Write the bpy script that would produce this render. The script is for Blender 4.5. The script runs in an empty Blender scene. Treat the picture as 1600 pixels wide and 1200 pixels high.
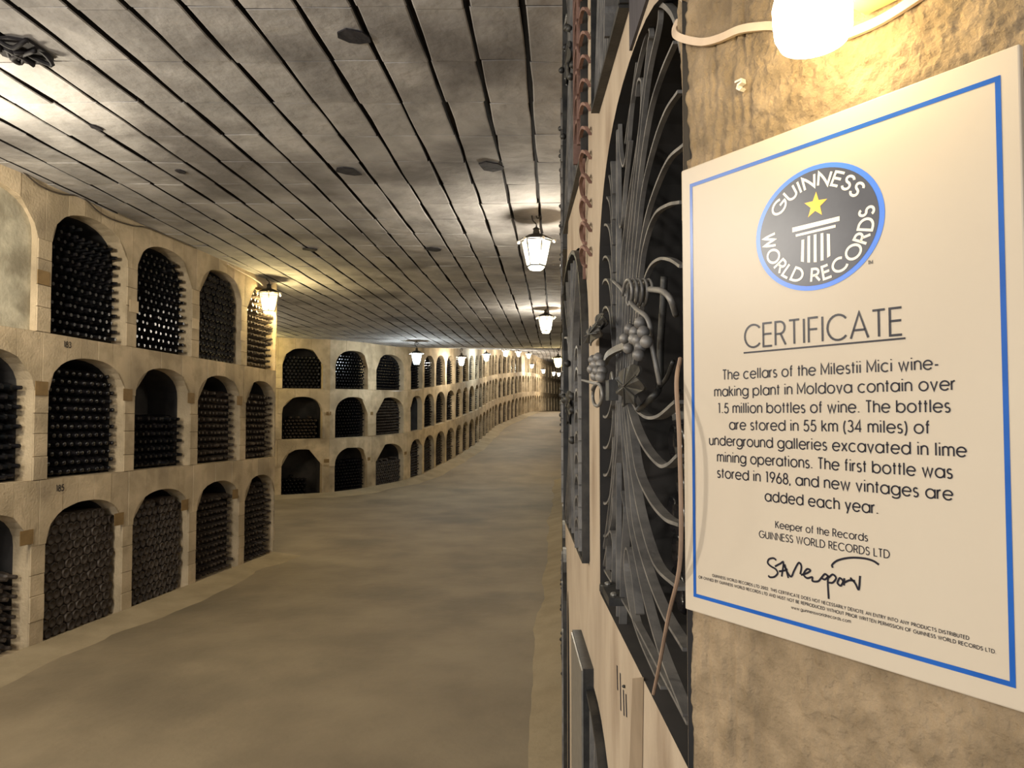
import bpy, bmesh, math, random
import numpy as np
from mathutils import Vector, Matrix, noise
R = random.Random(7)
SC = bpy.context.scene
COL = SC.collection
# ------------------------------------------------------------------ camera
EYE, FPX, PITCH = 1.6, 1150.0, math.radians(2.141)
cam_d = bpy.data.cameras.new('camera'); cam = bpy.data.objects.new('camera', cam_d); COL.objects.link(cam)
cam_d.sensor_width = 36; cam_d.lens = FPX / 1600 * 36; cam_d.clip_start = .02; cam_d.clip_end = 200
cam.location = (0, 0, EYE); cam.rotation_euler = (math.pi / 2 + PITCH, 0, 0)
SC.camera = cam
# ------------------------------------------------------------------ light and exposure
wd = bpy.data.worlds.new('cellar_air'); SC.world = wd; wd.use_nodes = True
wd.node_tree.nodes['Background'].inputs[0].default_value = (.84, .90, 1.0, 1)
wd.node_tree.nodes['Background'].inputs[1].default_value = .55
SC.view_settings.view_transform = 'Standard'; SC.view_settings.look = 'None'
SC.view_settings.gamma = 1; SC.view_settings.use_curve_mapping = False
SC.view_settings.exposure = 1.0
WARM, COOL = (1, .91, .76), (.85, .95, 1.0)
LAMP_W = 95.0
HIDDEN_LAMPS = [  # unseen lamps: two account for glows at left, the rest added as fill
    ((-2.85, 3.35, 2.62), 42, (1, .90, .72)), ((-2.5, -.9, 2.0), 60, (1, .95, .86)),
    ((-1.6, -2.6, 1.7), 55, (1, .95, .88)), ((-4.80, 13.75, 2.70), 12, (1, .80, .30)), ((-4.6, 11.2, 2.6), 16, (1, .86, .6)),
    ((-2.75, 1.0, 2.4), 80, (1, .93, .82)), ((-5.6, 10.2, 2.4), 50, (1, .88, .66))]
for i, (p, w, c) in enumerate(HIDDEN_LAMPS):
    l = bpy.data.lights.new('unseen_lamp', 'POINT'); l.energy = w; l.color = c; l.shadow_soft_size = .10
    o = bpy.data.objects.new('unseen_lamp', l); o.location = p; COL.objects.link(o)

# ------------------------------------------------------------------ helpers
def ray(px, py):
    r, u = (px - 800) / FPX, (600 - py) / FPX
    return Vector((r, math.cos(PITCH) - u * math.sin(PITCH), math.sin(PITCH) + u * math.cos(PITCH)))
def at_y(px, py, y):
    d = ray(px, py); return Vector((0, 0, EYE)) + d * (y / d.y)
def on_x(px, py, x):
    d = ray(px, py); return Vector((0, 0, EYE)) + d * (x / d.x)
def on_plane(px, py, p, n):
    d = ray(px, py); e = Vector((0, 0, EYE)); return e + d * ((Vector(p) - e).dot(n) / d.dot(n))
def mat(name, col, col2=None, scale=6, rough=.85, bump=0, bscale=40, metal=0, emit=None, es=0, spec=.3, detail=6, stretch=(1, 1, 1), alpha_mix=None, fac=(.35, .65), col3=None, scale3=1.2, vary=0):
    m = bpy.data.materials.new(name); m.use_nodes = True; nt = m.node_tree; N = nt.nodes; L = nt.links
    b = N['Principled BSDF']; b.inputs['Roughness'].default_value = rough; b.inputs['Metallic'].default_value = metal
    b.inputs['Specular IOR Level'].default_value = spec
    b.inputs['Base Color'].default_value = (*col, 1)
    tc = N.new('ShaderNodeTexCoord'); mp = N.new('ShaderNodeMapping'); mp.inputs['Scale'].default_value = stretch
    L.new(tc.outputs['Object'], mp.inputs['Vector'])
    if col2:
        n = N.new('ShaderNodeTexNoise'); n.inputs['Scale'].default_value = scale; n.inputs['Detail'].default_value = detail
        n.inputs['Roughness'].default_value = .55
        L.new(mp.outputs[0], n.inputs['Vector'])
        r = N.new('ShaderNodeValToRGB'); r.color_ramp.elements[0].position = fac[0]; r.color_ramp.elements[1].position = fac[1]
        r.color_ramp.elements[0].color = (*col, 1); r.color_ramp.elements[1].color = (*col2, 1)
        L.new(n.outputs['Fac'], r.inputs['Fac']); out = r.outputs['Color']
        if col3:
            n3 = N.new('ShaderNodeTexNoise'); n3.inputs['Scale'].default_value = scale3; n3.inputs['Detail'].default_value = 8
            L.new(mp.outputs[0], n3.inputs['Vector'])
            r3 = N.new('ShaderNodeValToRGB'); r3.color_ramp.elements[0].position = .52; r3.color_ramp.elements[1].position = .68
            L.new(n3.outputs['Fac'], r3.inputs['Fac'])
            mx = N.new('ShaderNodeMix'); mx.data_type = 'RGBA'; mx.inputs['B'].default_value = (*col3, 1)
            L.new(r3.outputs['Color'], mx.inputs['Factor']); L.new(out, mx.inputs['A']); out = mx.outputs['Result']
        if vary:      # each block its own tone
            oi = N.new('ShaderNodeObjectInfo'); mr = N.new('ShaderNodeMapRange'); mr.inputs['To Min'].default_value = 1 - vary; mr.inputs['To Max'].default_value = 1 + vary * .5
            L.new(oi.outputs['Random'], mr.inputs['Value']); vm = N.new('ShaderNodeVectorMath'); vm.operation = 'SCALE'
            L.new(out, vm.inputs[0]); L.new(mr.outputs[0], vm.inputs['Scale']); out = vm.outputs[0]
        L.new(out, b.inputs['Base Color'])
    if bump:
        n2 = N.new('ShaderNodeTexNoise'); n2.inputs['Scale'].default_value = bscale; n2.inputs['Detail'].default_value = 8
        L.new(mp.outputs[0], n2.inputs['Vector'])
        bp = N.new('ShaderNodeBump'); bp.inputs['Strength'].default_value = 1; bp.inputs['Distance'].default_value = bump
        L.new(n2.outputs['Fac'], bp.inputs['Height']); L.new(bp.outputs[0], b.inputs['Normal'])
    if emit:
        b.inputs['Emission Color'].default_value = (*emit, 1); b.inputs['Emission Strength'].default_value = es
    if alpha_mix is not None:
        t = N.new('ShaderNodeBsdfTransparent'); mx = N.new('ShaderNodeMixShader'); mx.inputs[0].default_value = alpha_mix
        L.new(b.outputs[0], mx.inputs[1]); L.new(t.outputs[0], mx.inputs[2]); L.new(mx.outputs[0], N['Material Output'].inputs['Surface'])
    return m
def S(r, g, b):  # 8-bit screen colour -> linear
    return tuple(((c / 255 + .055) / 1.055) ** 2.4 if c > 10 else c / 255 / 12.92 for c in (r, g, b))
M = {}
M['stone'] = mat('limestone_block', S(172, 155, 126), S(208, 188, 156), 5, .9, .004, 60, col3=S(152, 137, 112), scale3=2.5, vary=.16)
M['joint'] = mat('old_mortar', S(104, 90, 72), S(134, 118, 94), 12, .95, .004, 60)
M['plaster'] = mat('pale_plaster', S(165, 158, 138), S(200, 192, 168), 7, .9, .003, 40, col3=S(140, 132, 112), scale3=3)
M['ceil'] = mat('sawn_limestone', S(156, 153, 150), S(188, 184, 180), 2.6, .92, .014, 9, col3=S(122, 118, 115), scale3=1.4, vary=.14)
M['groove'] = mat('soot_black_groove', S(34, 30, 28), S(52, 46, 42), 8, .95)
M['soot'] = mat('soot_patch', S(34, 32, 36), S(52, 49, 52), 14, .95, .006, 30)
M['floor'] = mat('packed_stone_floor', S(120, 107, 86), S(140, 126, 102), 1.4, .72, .006, 12, col3=S(106, 95, 77), scale3=.6, spec=.35)
M['dust'] = mat('pale_floor_dust', S(140, 126, 100), S(158, 143, 116), 3, .95, .005, 30)
M['stucco'] = mat('rough_grey_stucco', S(124, 107, 83), S(156, 136, 108), 30, .9, .0022, 300, col3=S(112, 96, 74), scale3=6)
M['stucco_wall'] = mat('trowelled_corridor_plaster', S(158, 142, 122), S(186, 170, 148), 5, .9, .002, 60, col3=S(136, 118, 98), scale3=5, stretch=(1, 1, .4))
M['bottle'] = mat('dark_bottle_glass', S(18, 20, 22), S(34, 32, 34), 9, .22, 0, spec=.6)
M['dusty'] = mat('dusty_bottle_glass', S(50, 43, 38), S(78, 68, 58), 14, .5, .001, 90, spec=.4)
M['void'] = mat('shade_tinted_rock', S(44, 43, 42), S(64, 60, 57), 4, .95)  # rock deep in the niches, its colour darkened to stand for shade
M['black'] = mat('black_rubber', S(22, 20, 22), S(34, 30, 32), 12, .7)
M['iron'] = mat('wrought_iron', S(98, 96, 94), S(138, 134, 128), 18, .5, .0006, 160, metal=.35, spec=.5)
M['iron_dark'] = mat('blackened_iron', S(42, 42, 42), S(70, 68, 64), 20, .5, .0006, 120, metal=.4, spec=.5)
M['rust'] = mat('rust_brown_iron', S(106, 80, 70), S(140, 110, 98), 18, .7, .001, 90, metal=.1)
M['acrylic'] = mat('cream_acrylic', S(186, 173, 154), S(192, 180, 161), 3, .34, 0, spec=.22)
M['blue'] = mat('print_blue', S(28, 82, 160), S(36, 92, 174), 20, .25)
M['ink'] = mat('print_ink', S(34, 34, 44), None, 1, .3)
M['logo_dark'] = mat('print_charcoal', S(50, 52, 62), S(60, 62, 72), 30, .3)
M['logo_blue'] = mat('print_light_blue', S(58, 116, 214), S(64, 122, 222), 20, .3)
M['white'] = mat('print_cream', S(236, 226, 208), None, 1, .3)
M['yellow'] = mat('print_yellow', S(250, 190, 20), None, 1, .3)
M['glow'] = mat('lantern_glass', (.12, .12, .10), None, 1, .4, emit=(1, .93, .62), es=.62, alpha_mix=.5)
M['glow_cool'] = mat('lantern_glass_cool', (.10, .12, .12), None, 1, .4, emit=(.82, 1, .98), es=.7, alpha_mix=.45)
M['lampbulb'] = mat('lantern_bulb', (.3, .3, .27), None, 1, .4, emit=(1, .95, .8), es=7)
M['lantern'] = mat('dark_lantern_metal', S(46, 44, 40), S(66, 62, 56), 20, .5, metal=.4)
M['knob'] = mat('white_lantern_knob', S(214, 206, 190), None, 1, .4)
M['led'] = mat('opal_bulb', (1, 1, 1), None, 1, .4, emit=(1, .78, .40), es=18)
M['socket'] = mat('brown_lamp_socket', S(128, 98, 78), S(140, 108, 86), 20, .5)
M['box'] = mat('cream_junction_box', S(205, 180, 120), S(214, 190, 130), 20, .5)
M['cable'] = mat('cream_cable', S(205, 184, 158), S(188, 166, 142), 30, .5)
M['cable_dark'] = mat('dark_cable', S(64, 56, 48), S(82, 72, 60), 20, .6)
M['cord'] = mat('brown_cord', S(150, 126, 106), S(130, 108, 90), 20, .6)
M['plaque'] = mat('brown_niche_tag', S(122, 98, 62), S(138, 112, 72), 12, .6, .001, 60)
M['plaque_pale'] = mat('pale_niche_tag', S(198, 176, 142), S(210, 190, 156), 12, .6)
M['wood'] = mat('dark_board', S(58, 56, 60), S(78, 74, 78), 9, .5, stretch=(6, 6, 1))
M['steel'] = mat('dull_steel', S(150, 148, 142), S(170, 166, 158), 40, .35, metal=.7)
M['stain'] = mat('damp_stain', S(128, 112, 92), S(142, 125, 104), 12, .9)

def obj(name, data, m=None, parent=None, label=None, cat=None, group=None, kind=None, loc=None):
    o = bpy.data.objects.new(name, data); COL.objects.link(o)
    if m is not None and data is not None and not data.materials:
        for k in (m if isinstance(m, (list, tuple)) else [m]): data.materials.append(k if not isinstance(k, str) else M[k])
    if parent: o.parent = parent
    if label: o['label'] = label
    if cat: o['category'] = cat
    if group: o['group'] = group
    if kind: o['kind'] = kind
    if loc is not None: o.location = loc
    return o
def pyd(name, vs, fs, smooth=False):
    me = bpy.data.meshes.new(name); me.from_pydata([tuple(v) for v in vs], [], fs); me.update()
    if smooth: me.shade_smooth()
    return me
class MB:
    def __init__(s): s.v = []; s.f = []
    def add(s, vs, fs):
        k = len(s.v); s.v += [Vector(v) for v in vs]; s.f += [tuple(i + k for i in f) for f in fs]; return s
    def box(s, c, h, ax=None):  # centre, half sizes, axes
        ax = ax or (Vector((1, 0, 0)), Vector((0, 1, 0)), Vector((0, 0, 1))); c = Vector(c)
        vs = [c + ax[0] * (h[0] * i) + ax[1] * (h[1] * j) + ax[2] * (h[2] * k) for i in (-1, 1) for j in (-1, 1) for k in (-1, 1)]
        return s.add(vs, [(0, 1, 3, 2), (4, 6, 7, 5), (0, 4, 5, 1), (2, 3, 7, 6), (0, 2, 6, 4), (1, 5, 7, 3)])
    def sweep(s, pts, sec, up, closed=False):  # sec: list of (a,b): a in-plane normal, b along up
        pts = [Vector(p) for p in pts]; n = len(pts); up = Vector(up).normalized(); vs = []
        for i, p in enumerate(pts):
            t = (pts[min(i + 1, n - 1)] - pts[max(i - 1, 0)])
            if closed: t = pts[(i + 1) % n] - pts[i - 1]
            t = t.normalized() if t.length > 1e-9 else Vector((0, 0, 1))
            a = t.cross(up); a = a.normalized() if a.length > 1e-4 else Vector((1, 0, 0))
            vs += [p + a * x + up * y for x, y in sec]
        k = len(sec); fs = []
        for i in range(n if closed else n - 1):
            j = (i + 1) % n
            for q in range(k):
                r = (q + 1) % k; fs.append((i * k + q, i * k + r, j * k + r, j * k + q))
        if not closed: fs += [tuple(range(k))[::-1], tuple((n - 1) * k + q for q in range(k))]
        return s.add(vs, fs)
    def tube(s, pts, r, k=8):
        pts = [Vector(p) for p in pts]; n = len(pts); vs = []; a = None
        for i, p in enumerate(pts):
            t = (pts[min(i + 1, n - 1)] - pts[max(i - 1, 0)]).normalized()
            if a is None: a = t.orthogonal().normalized()
            a = (a - t * a.dot(t)).normalized(); b = t.cross(a)
            rr = r(i / (n - 1)) if callable(r) else r
            vs += [p + (a * math.cos(q * 2 * math.pi / k) + b * math.sin(q * 2 * math.pi / k)) * rr for q in range(k)]
        fs = [(i * k + q, i * k + (q + 1) % k, (i + 1) * k + (q + 1) % k, (i + 1) * k + q) for i in range(n - 1) for q in range(k)]
        return s.add(vs, fs + [tuple(range(k))[::-1], tuple((n - 1) * k + q for q in range(k))])
    def lathe(s, prof, o=(0, 0, 0), ax=(0, 0, 1), k=16, sq=None):
        ax = Vector(ax).normalized(); a = ax.orthogonal().normalized() if sq is None else Vector(sq); b = ax.cross(a); o = Vector(o)
        vs = [o + ax * h + (a * math.cos(q * 2 * math.pi / k) + b * math.sin(q * 2 * math.pi / k)) * max(r, 1e-5) for r, h in prof for q in range(k)]
        fs = [(i * k + q, i * k + (q + 1) % k, (i + 1) * k + (q + 1) % k, (i + 1) * k + q) for i in range(len(prof) - 1) for q in range(k)]
        return s.add(vs, fs + [tuple(range(k))[::-1], tuple((len(prof) - 1) * k + q for q in range(k))])
    def prism(s, poly, d):  # poly list of Vector (planar), d extrusion vector
        n = len(poly); d = Vector(d)
        return s.add(list(poly) + [p + d for p in poly], [tuple(range(n)), tuple(range(2 * n - 1, n - 1, -1))] + [(i, (i + 1) % n, n + (i + 1) % n, n + i) for i in range(n)])
    def mesh(s, name, smooth=False):
        me = pyd(name, s.v, s.f, smooth)
        bm = bmesh.new(); bm.from_mesh(me); bmesh.ops.recalc_face_normals(bm, faces=bm.faces); bm.to_mesh(me); bm.free()
        return me
    def obj(s, name, m, parent=None, smooth=False, **kw):
        return obj(name, s.mesh(name, smooth), m, parent, **kw)
def smooth_pts(pts, k=6):
    pts = [Vector(p) for p in pts]
    if len(pts) < 3: return pts
    P = [pts[0] * 2 - pts[1]] + pts + [pts[-1] * 2 - pts[-2]]; out = []
    for i in range(1, len(P) - 2):
        for q in range(k):
            t = q / k; a, b, c, d = P[i - 1:i + 3]
            out.append(.5 * ((2 * b) + (c - a) * t + (2 * a - 5 * b + 4 * c - d) * t * t + (3 * b - a - 3 * c + d) * t ** 3))
    return out + [pts[-1]]
def empty(name, label, cat, loc=(0, 0, 0), group=None):
    return obj(name, None, None, None, label, cat, group, None, loc)

EL = [(-5, .10), (0, .085), (4.84, .045), (8.45, -.02), (14.3, -.06), (16.7, -.03), (17.6, .03), (19.1, .155), (20.6, .27), (23.6, .51), (29.5, .98), (35.6, 1.41), (40, 1.58), (46, 1.64), (60, 1.7)]
def elev(y):
    for (a, b), (c, d) in zip(EL, EL[1:]):
        if y <= c: return b + (d - b) * max(0, (y - a) / (c - a))
    return EL[-1][1]

class Path:  # a wall drawn in plan; side = +1: rock on the left of travel, -1: on the right
    def __init__(s, pts, side, el=elev):
        s.p = [Vector((x, y)) for x, y in pts]; s.side = side; s.c = [0]; s.el = el
        for a, b in zip(s.p, s.p[1:]): s.c.append(s.c[-1] + (b - a).length)
        s.len = s.c[-1]
    def tan(s, u):
        e = .25; a = s.xy(max(0, u - e)); b = s.xy(min(s.len, u + e)); return (b - a).normalized()
    def xy(s, u):
        u = min(max(u, 0), s.len)
        for i in range(len(s.p) - 1):
            if u <= s.c[i + 1] + 1e-9:
                return s.p[i].lerp(s.p[i + 1], (u - s.c[i]) / (s.c[i + 1] - s.c[i]))
        return s.p[-1]
    def n(s, u):
        t = s.tan(u); return Vector((-t.y, t.x)) * s.side
    def P(s, u, z, d=0):
        q = s.xy(u); n = s.n(u); return Vector((q.x + n.x * d, q.y + n.y * d, z + s.el(q.y)))
def arch(a, b, sill, peak, rise, n=10, e=2.25):
    if a == .0005:      # this arch dies into the pier: only the part past the pier is built
        q = arch(a - .07, b, sill, peak, rise, n, e); k = next(i for i, p in enumerate(q) if p[0] > a)
        (x0, y0), (x1, y1) = q[k - 1], q[k]
        return [(a, y0 + (y1 - y0) * (a - x0) / (x1 - x0))] + q[k:]
    m, w, sp = (a + b) / 2, (b - a) / 2, peak - rise; out = []
    for i in range(n + 1):
        t = math.pi * i / n; c, q = math.cos(t), math.sin(t)
        out.append((m - math.copysign(abs(c) ** (2 / e), c) * w, sp + rise * abs(q) ** (2 / e)))
    return out
def cell(mb, rv, bk, path, s0, s1, z0, z1, op=None, d=0., depth=.42, n=10):
    """wall face from s0 to s1, z0 to z1, with an arched opening op=(a,b,sill,peak,rise); reveal to rv, back to bk"""
    P = path.P
    def q(a, b, c, e):
        k = max(1, int((b - a) / .5))
        br = sorted([a + (b - a) * i / k for i in range(k + 1)] + [x for x in path.c if a < x < b])
        for u, v in zip(br, br[1:]):
            mb.add([P(u, c, d), P(v, c, d), P(v, e, d), P(u, e, d)], [(0, 1, 2, 3)])
    if not op: q(s0, s1, z0, z1); return
    a, b, sill, peak, rise = op
    if a > s0: q(s0, a, z0, z1)
    if s1 > b: q(b, s1, z0, z1)
    if sill > z0: q(a, b, z0, sill)
    A = arch(a, b, sill, peak, rise, n)
    for (x0, y0), (x1, y1) in zip(A, A[1:]):
        mb.add([P(x0, y0, d), P(x1, y1, d), P(x1, z1, d), P(x0, z1, d)], [(0, 1, 2, 3)])
    O = [(a, sill)] + A + [(b, sill)]
    for i in range(len(O)):
        (x0, y0), (x1, y1) = O[i], O[(i + 1) % len(O)]
        rv.add([P(x0, y0, d), P(x1, y1, d), P(x1, y1, .13), P(x0, y0, .13)], [(0, 1, 2, 3)])
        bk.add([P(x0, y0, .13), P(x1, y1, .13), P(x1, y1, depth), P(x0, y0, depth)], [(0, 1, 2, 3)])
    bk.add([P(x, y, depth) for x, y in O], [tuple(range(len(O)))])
# ------------------------------------------------------------------ bottles
PROF = [(.008, .022), (.022, .012), (.031, 0), (.0355, .006), (.0360, .195), (.0345, .21), (.026, .228), (.0165, .246), (.0138, .268), (.0138, .284), (.0158, .286), (.0158, .297), (.013, .300)]
def bottle_mesh(name, m, neck_out):
    mb = MB(); mb.lathe(PROF, k=12); me = mb.mesh(name, True); me.materials.append(M[m])
    T = Matrix.Translation((0, 0, -.30)) if neck_out else Matrix.Rotation(math.pi, 4, 'X')
    me.transform(T if neck_out else T); return me      # +Z points out of the niche, tip at the origin
BM = {('bottle', 1): bottle_mesh('bottle_neck_out', 'bottle', True), ('dusty', 1): bottle_mesh('dusty_bottle_neck_out', 'dusty', True),
      ('bottle', 0): bottle_mesh('bottle_base_out', 'bottle', False), ('dusty', 0): bottle_mesh('dusty_bottle_base_out', 'dusty', False)}
def lowprof(neck_out, k, full):
    pr = [(r, h - .30) for r, h in ([PROF[i] for i in ((3, 4, 6, 7, 9, 12) if full else (3, 4, 7, 12))])] if neck_out else [(.036, -.28), (.0355, -.006), (.031, 0), (.012, -.016)]
    mb = MB(); mb.lathe(pr, k=k); return np.array([tuple(v) for v in mb.v]), mb.f[:-2] + [mb.f[-1]]
LOW = {(no, k): lowprof(no, k, k > 5) for no in (0, 1) for k in (5, 8)}
STV, STF, STM = [], [], []; st_n = 0
def put_bottle(path, u, z, d, kind, neck, single, lab, grp, lo=8):
    global st_n
    p = path.P(u, z, d); n = path.n(u); tl = R.uniform(-.02, .02)
    out = Vector((-n.x, -n.y, tl)).normalized()
    if single:
        me = BM[(kind, neck)]; o = bpy.data.objects.new('wine_bottle', me); COL.objects.link(o)
        o.location = p; o.rotation_mode = 'QUATERNION'; o.rotation_quaternion = out.to_track_quat('Z', 'Y')
        o['label'] = lab; o['category'] = 'bottle'; o['group'] = grp; return
    V, F = LOW[(neck, lo)]; Q = np.array(out.to_track_quat('Z', 'Y').to_matrix())
    STV.append(V @ Q.T + np.array(p)); STF.extend([tuple(i + st_n for i in f) for f in F]); st_n += len(V)
    STM.extend([0 if kind == 'bottle' else 1] * len(F))
def fill(path, op, frac, kind='bottle', neck=1, single=False, lab=None, grp=None, lo=8, front=.075, step=.0745, slant=0.0, umax=None):
    a, b, sill, peak, rise = op; r = .0372; row = 0; n = 0; top = sill + (peak - sill) * frac
    A = arch(a, b, sill, peak, rise, 24)
    def roof(x):
        for (x0, y0), (x1, y1) in zip(A, A[1:]):
            if x0 - 1e-6 <= x <= x1 + 1e-6: return y0 + (y1 - y0) * ((x - x0) / max(1e-6, x1 - x0))
        return peak - rise
    while True:
        z = sill + r + row * .0637
        if z + r > peak: break
        x = a + r + .002 + (step / 2 if row % 2 else 0) + R.uniform(-.003, .003)
        while x < b - r + .004:
            lim = top + slant * ((x - a) / (b - a) - .5) + (R.uniform(-.03, .02) if row > 3 else 0)
            if z + r <= lim and z + r * .9 < min(roof(x - r * .7) if x - r * .7 > a else peak - rise + .05, roof(min(b, x + r * .7))) and (umax is None or x < umax):
                put_bottle(path, x + R.uniform(-.0015, .0015), z + R.uniform(-.002, .002), front + R.uniform(-.006, .008) + (neck and R.random() < .05) * -.025, kind, neck, single, lab, grp, lo); n += 1
            x += step
        row += 1
    return n

# ------------------------------------------------------------------ ceiling and floor
CS, CX = .0609, -.78
cm = MB()
ys = [-3 + i * .75 for i in range(80)]
for y0, y1 in zip(ys, ys[1:]):
    cm.add([(-8, y0, 3.128 + elev(y0)), (5.2, y0, 3.128 + elev(y0)), (5.2, y1, 3.128 + elev(y1)), (-8, y1, 3.128 + elev(y1))], [(0, 1, 2, 3)])
ceiling = obj('ceiling', cm.mesh('ceiling'), 'groove', kind='structure')
rest = MB(); npc = 0; rmt = []
rows = [2.77 + .43 * (k - 12) for k in range(0, 128)]
for ri, y0 in enumerate(rows):
    for k in range(-32, 25):
        xa = CX + .2176 * k; yy = y0 + R.uniform(-.012, .012) + (.0 if k % 2 else .014); y1 = y0 + .43
        xm = xa + CS * y0 + .1
        if xm < -7.4 or xm > 4.6 or (y0 < 8.4 and xm < -3.7) or (y0 < 7 and xm > 1.3) or (xm > .5 + .068 * y0 + .45): continue
        if y0 > 16 and xm < -3.4 - .0 * y0: continue
        g = .0088 + (.0015 if y0 < 5 else 0) + (.004 if R.random() < .2 else 0); c = .0008; zb = 3.10 + R.uniform(-.0006, .0006)
        mer = R.random() < .22
        jy = lambda r_: ((k * 7919 + r_ * 104729) % 97) / 97 * .03
        c = .0006 if (k * 31 + ri * 17) % 10 < 2 else .0034
        ya, yb = y0 + jy(ri) + c, y1 + jy(ri + 1) - c
        j = lambda: R.uniform(-.0055, .0055)
        w = .2176
        bot = [Vector((xa + g + j() + CS * ya, ya, zb + j() * .5 + elev(ya))), Vector((xa + w - g + j() + CS * ya, ya, zb + j() * .5 + elev(ya))),
               Vector((xa + w - g + j() + CS * yb, yb, zb + j() * .5 + elev(yb))), Vector((xa + g + j() + CS * yb, yb, zb + j() * .5 + elev(yb)))]
        mid = [(bot[0] + bot[3]) / 2 + Vector((j(), 0, 0)), (bot[1] + bot[2]) / 2 + Vector((j(), 0, 0))]
        ring = [bot[0], bot[1], mid[1], bot[2], bot[3], mid[0]]
        cen = sum(ring, Vector()) / 6
        low = [p + Vector(((.005 if q_ in (0, 4, 5) else -.005), 0, -.004)) for q_, p in enumerate(ring)]
        up = [p + Vector((0, 0, .032)) for p in ring]
        vs = low + ring + up
        fs = [(0, 1, 2, 3, 4, 5)] + [(i, (i + 1) % 6, 6 + (i + 1) % 6, 6 + i) for i in range(6)] + [(6 + i, 6 + (i + 1) % 6, 12 + (i + 1) % 6, 12 + i) for i in range(6)]
        m = MB().add(vs, fs); mt = [0] * 7 + [1] * 6
        inview = y0 > 2.2 and (xa + CS * y0) / y0 > -.75 and (xa + CS * y0) < .45
        if inview and npc < 290 and y0 < 9:
            me = pyd('stone_block', vs, fs); obj('stone_block', me, ('ceil', 'groove'), ceiling); me.polygons.foreach_set('material_index', mt); npc += 1
        else: rest.add(m.v, m.f); rmt += mt
me = pyd('stone_blocks', rest.v, rest.f); obj('stone_blocks', me, ('ceil', 'groove'), ceiling, kind='stuff'); me.polygons.foreach_set('material_index', rmt)
# dark broken patches in the ceiling
for (px, py, sx, sy) in ((552, 68, .07, .05), (545, 271, .07, .06), (765, 264, .075, .06), (484, 386, .06, .05), (678, 386, .08, .06), (282, 271, .03, .03), (150, 205, .02, .03)):
    d = ray(px, py); t = (3.093 + .03 - EYE) / d.z; c = Vector((0, 0, EYE)) + d * t; c.z = 3.096 + elev(c.y) - .004
    poly = [c + Vector((math.cos(q * .785) * sx * R.uniform(.7, 1.25) + .3 * sy * math.sin(q * .785), math.sin(q * .785) * sy * 1.4 * R.uniform(.7, 1.2), 0)) for q in range(8)]
    MB().prism(poly, (0, 0, -.006)).obj('soot_patch', 'soot', ceiling)

fx = [-8 + i * .22 for i in range(62)]; fy = [-3 + i * .25 for i in range(90)] + [19.5 + i * .6 for i in range(66)]
fv = [Vector((x, y, elev(y) - .012 + noise.fractal(Vector((x * .9, y * .9, 0)), 1, 2, 4) * .012)) for y in fy for x in fx]
W = len(fx)
ff = [(j * W + i, j * W + i + 1, (j + 1) * W + i + 1, (j + 1) * W + i) for j in range(len(fy) - 1) for i in range(W - 1)]
floor = obj('floor', pyd('floor', fv, ff, True), 'floor', kind='structure')

# ------------------------------------------------------------------ left wall, near run
L1 = Path([(-4.0, -2.14), (-3.157, 4.84), (-2.72, 8.47)], 1)
def s_at_y(path, y):
    lo, hi = 0, path.len
    for _ in range(40):
        m = (lo + hi) / 2
        if path.xy(m).y < y: lo = m
        else: hi = m
    return lo
SILL, PEAK, TOP = [.0, 1.10, 2.09], [.92, 1.95, 2.985], [1.10, 2.09, 3.13]
bays1 = [(s_at_y(L1, 4.99 + .926 * k), s_at_y(L1, 4.99 + .926 * k + .80)) for k in range(-2, 4)]
face, rev, back = MB(), MB(), MB()
D = .009
ops1 = {}
edges = [bays1[0][0] - .07] + [(a[1] + b[0]) / 2 for a, b in zip(bays1, bays1[1:])] + [L1.len]
for t in range(3):
    cell(face, rev, back, L1, 0, edges[0], SILL[t], TOP[t], None, D)
    for bi, (a, b) in enumerate(bays1):
        op = (a, b, SILL[t], PEAK[t], .27 if t == 2 else .25); ops1[(bi, t)] = op
        cell(face, rev, back, L1, edges[bi], edges[bi + 1], SILL[t], TOP[t], op, D, n=14)
# end of the near run, turning into the cross gallery
e0 = L1.P(L1.len, 0, 0); e1 = Vector((-7.6, 9.2, 0))
face.add([(e0.x, e0.y, -.1), (e1.x, e1.y, -.1), (e1.x, e1.y, 3.2), (e0.x, e0.y, 3.2)], [(0, 1, 2, 3)])
wl = obj('wall_left', face.mesh('wall_left'), 'joint', kind='structure')
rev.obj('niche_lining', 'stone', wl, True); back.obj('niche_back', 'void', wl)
def piece(poly, path, d0, d1, name, m, parent, gap=.0022):
    cx = sum(p[0] for p in poly) / len(poly); cz = sum(p[1] for p in poly) / len(poly)
    def sh(p, g):
        dx, dz = p[0] - cx, p[1] - cz; l = math.hypot(dx, dz) or 1; k = max(0, 1 - g / l); return (cx + dx * k, cz + dz * k)
    n = len(poly); bk_ = [path.P(*sh(p, gap), d1) for p in poly]; fr = [path.P(*sh(p, gap), d0 + .002) for p in poly]; ft = [path.P(*sh(p, gap + .003), d0) for p in poly]
    fs = [tuple(range(2 * n, 3 * n))] + [(i, (i + 1) % n, n + (i + 1) % n, n + i) for i in range(n)] + [(n + i, n + (i + 1) % n, 2 * n + (i + 1) % n, 2 * n + i) for i in range(n)]
    return obj(name, pyd(name, bk_ + fr + ft, fs), m, parent)
def arch_y(A, x, default):
    for (x0, y0), (x1, y1) in zip(A, A[1:]):
        if x0 <= x <= x1: return y0 + (y1 - y0) * (x - x0) / max(1e-6, x1 - x0)
    return default
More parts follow.
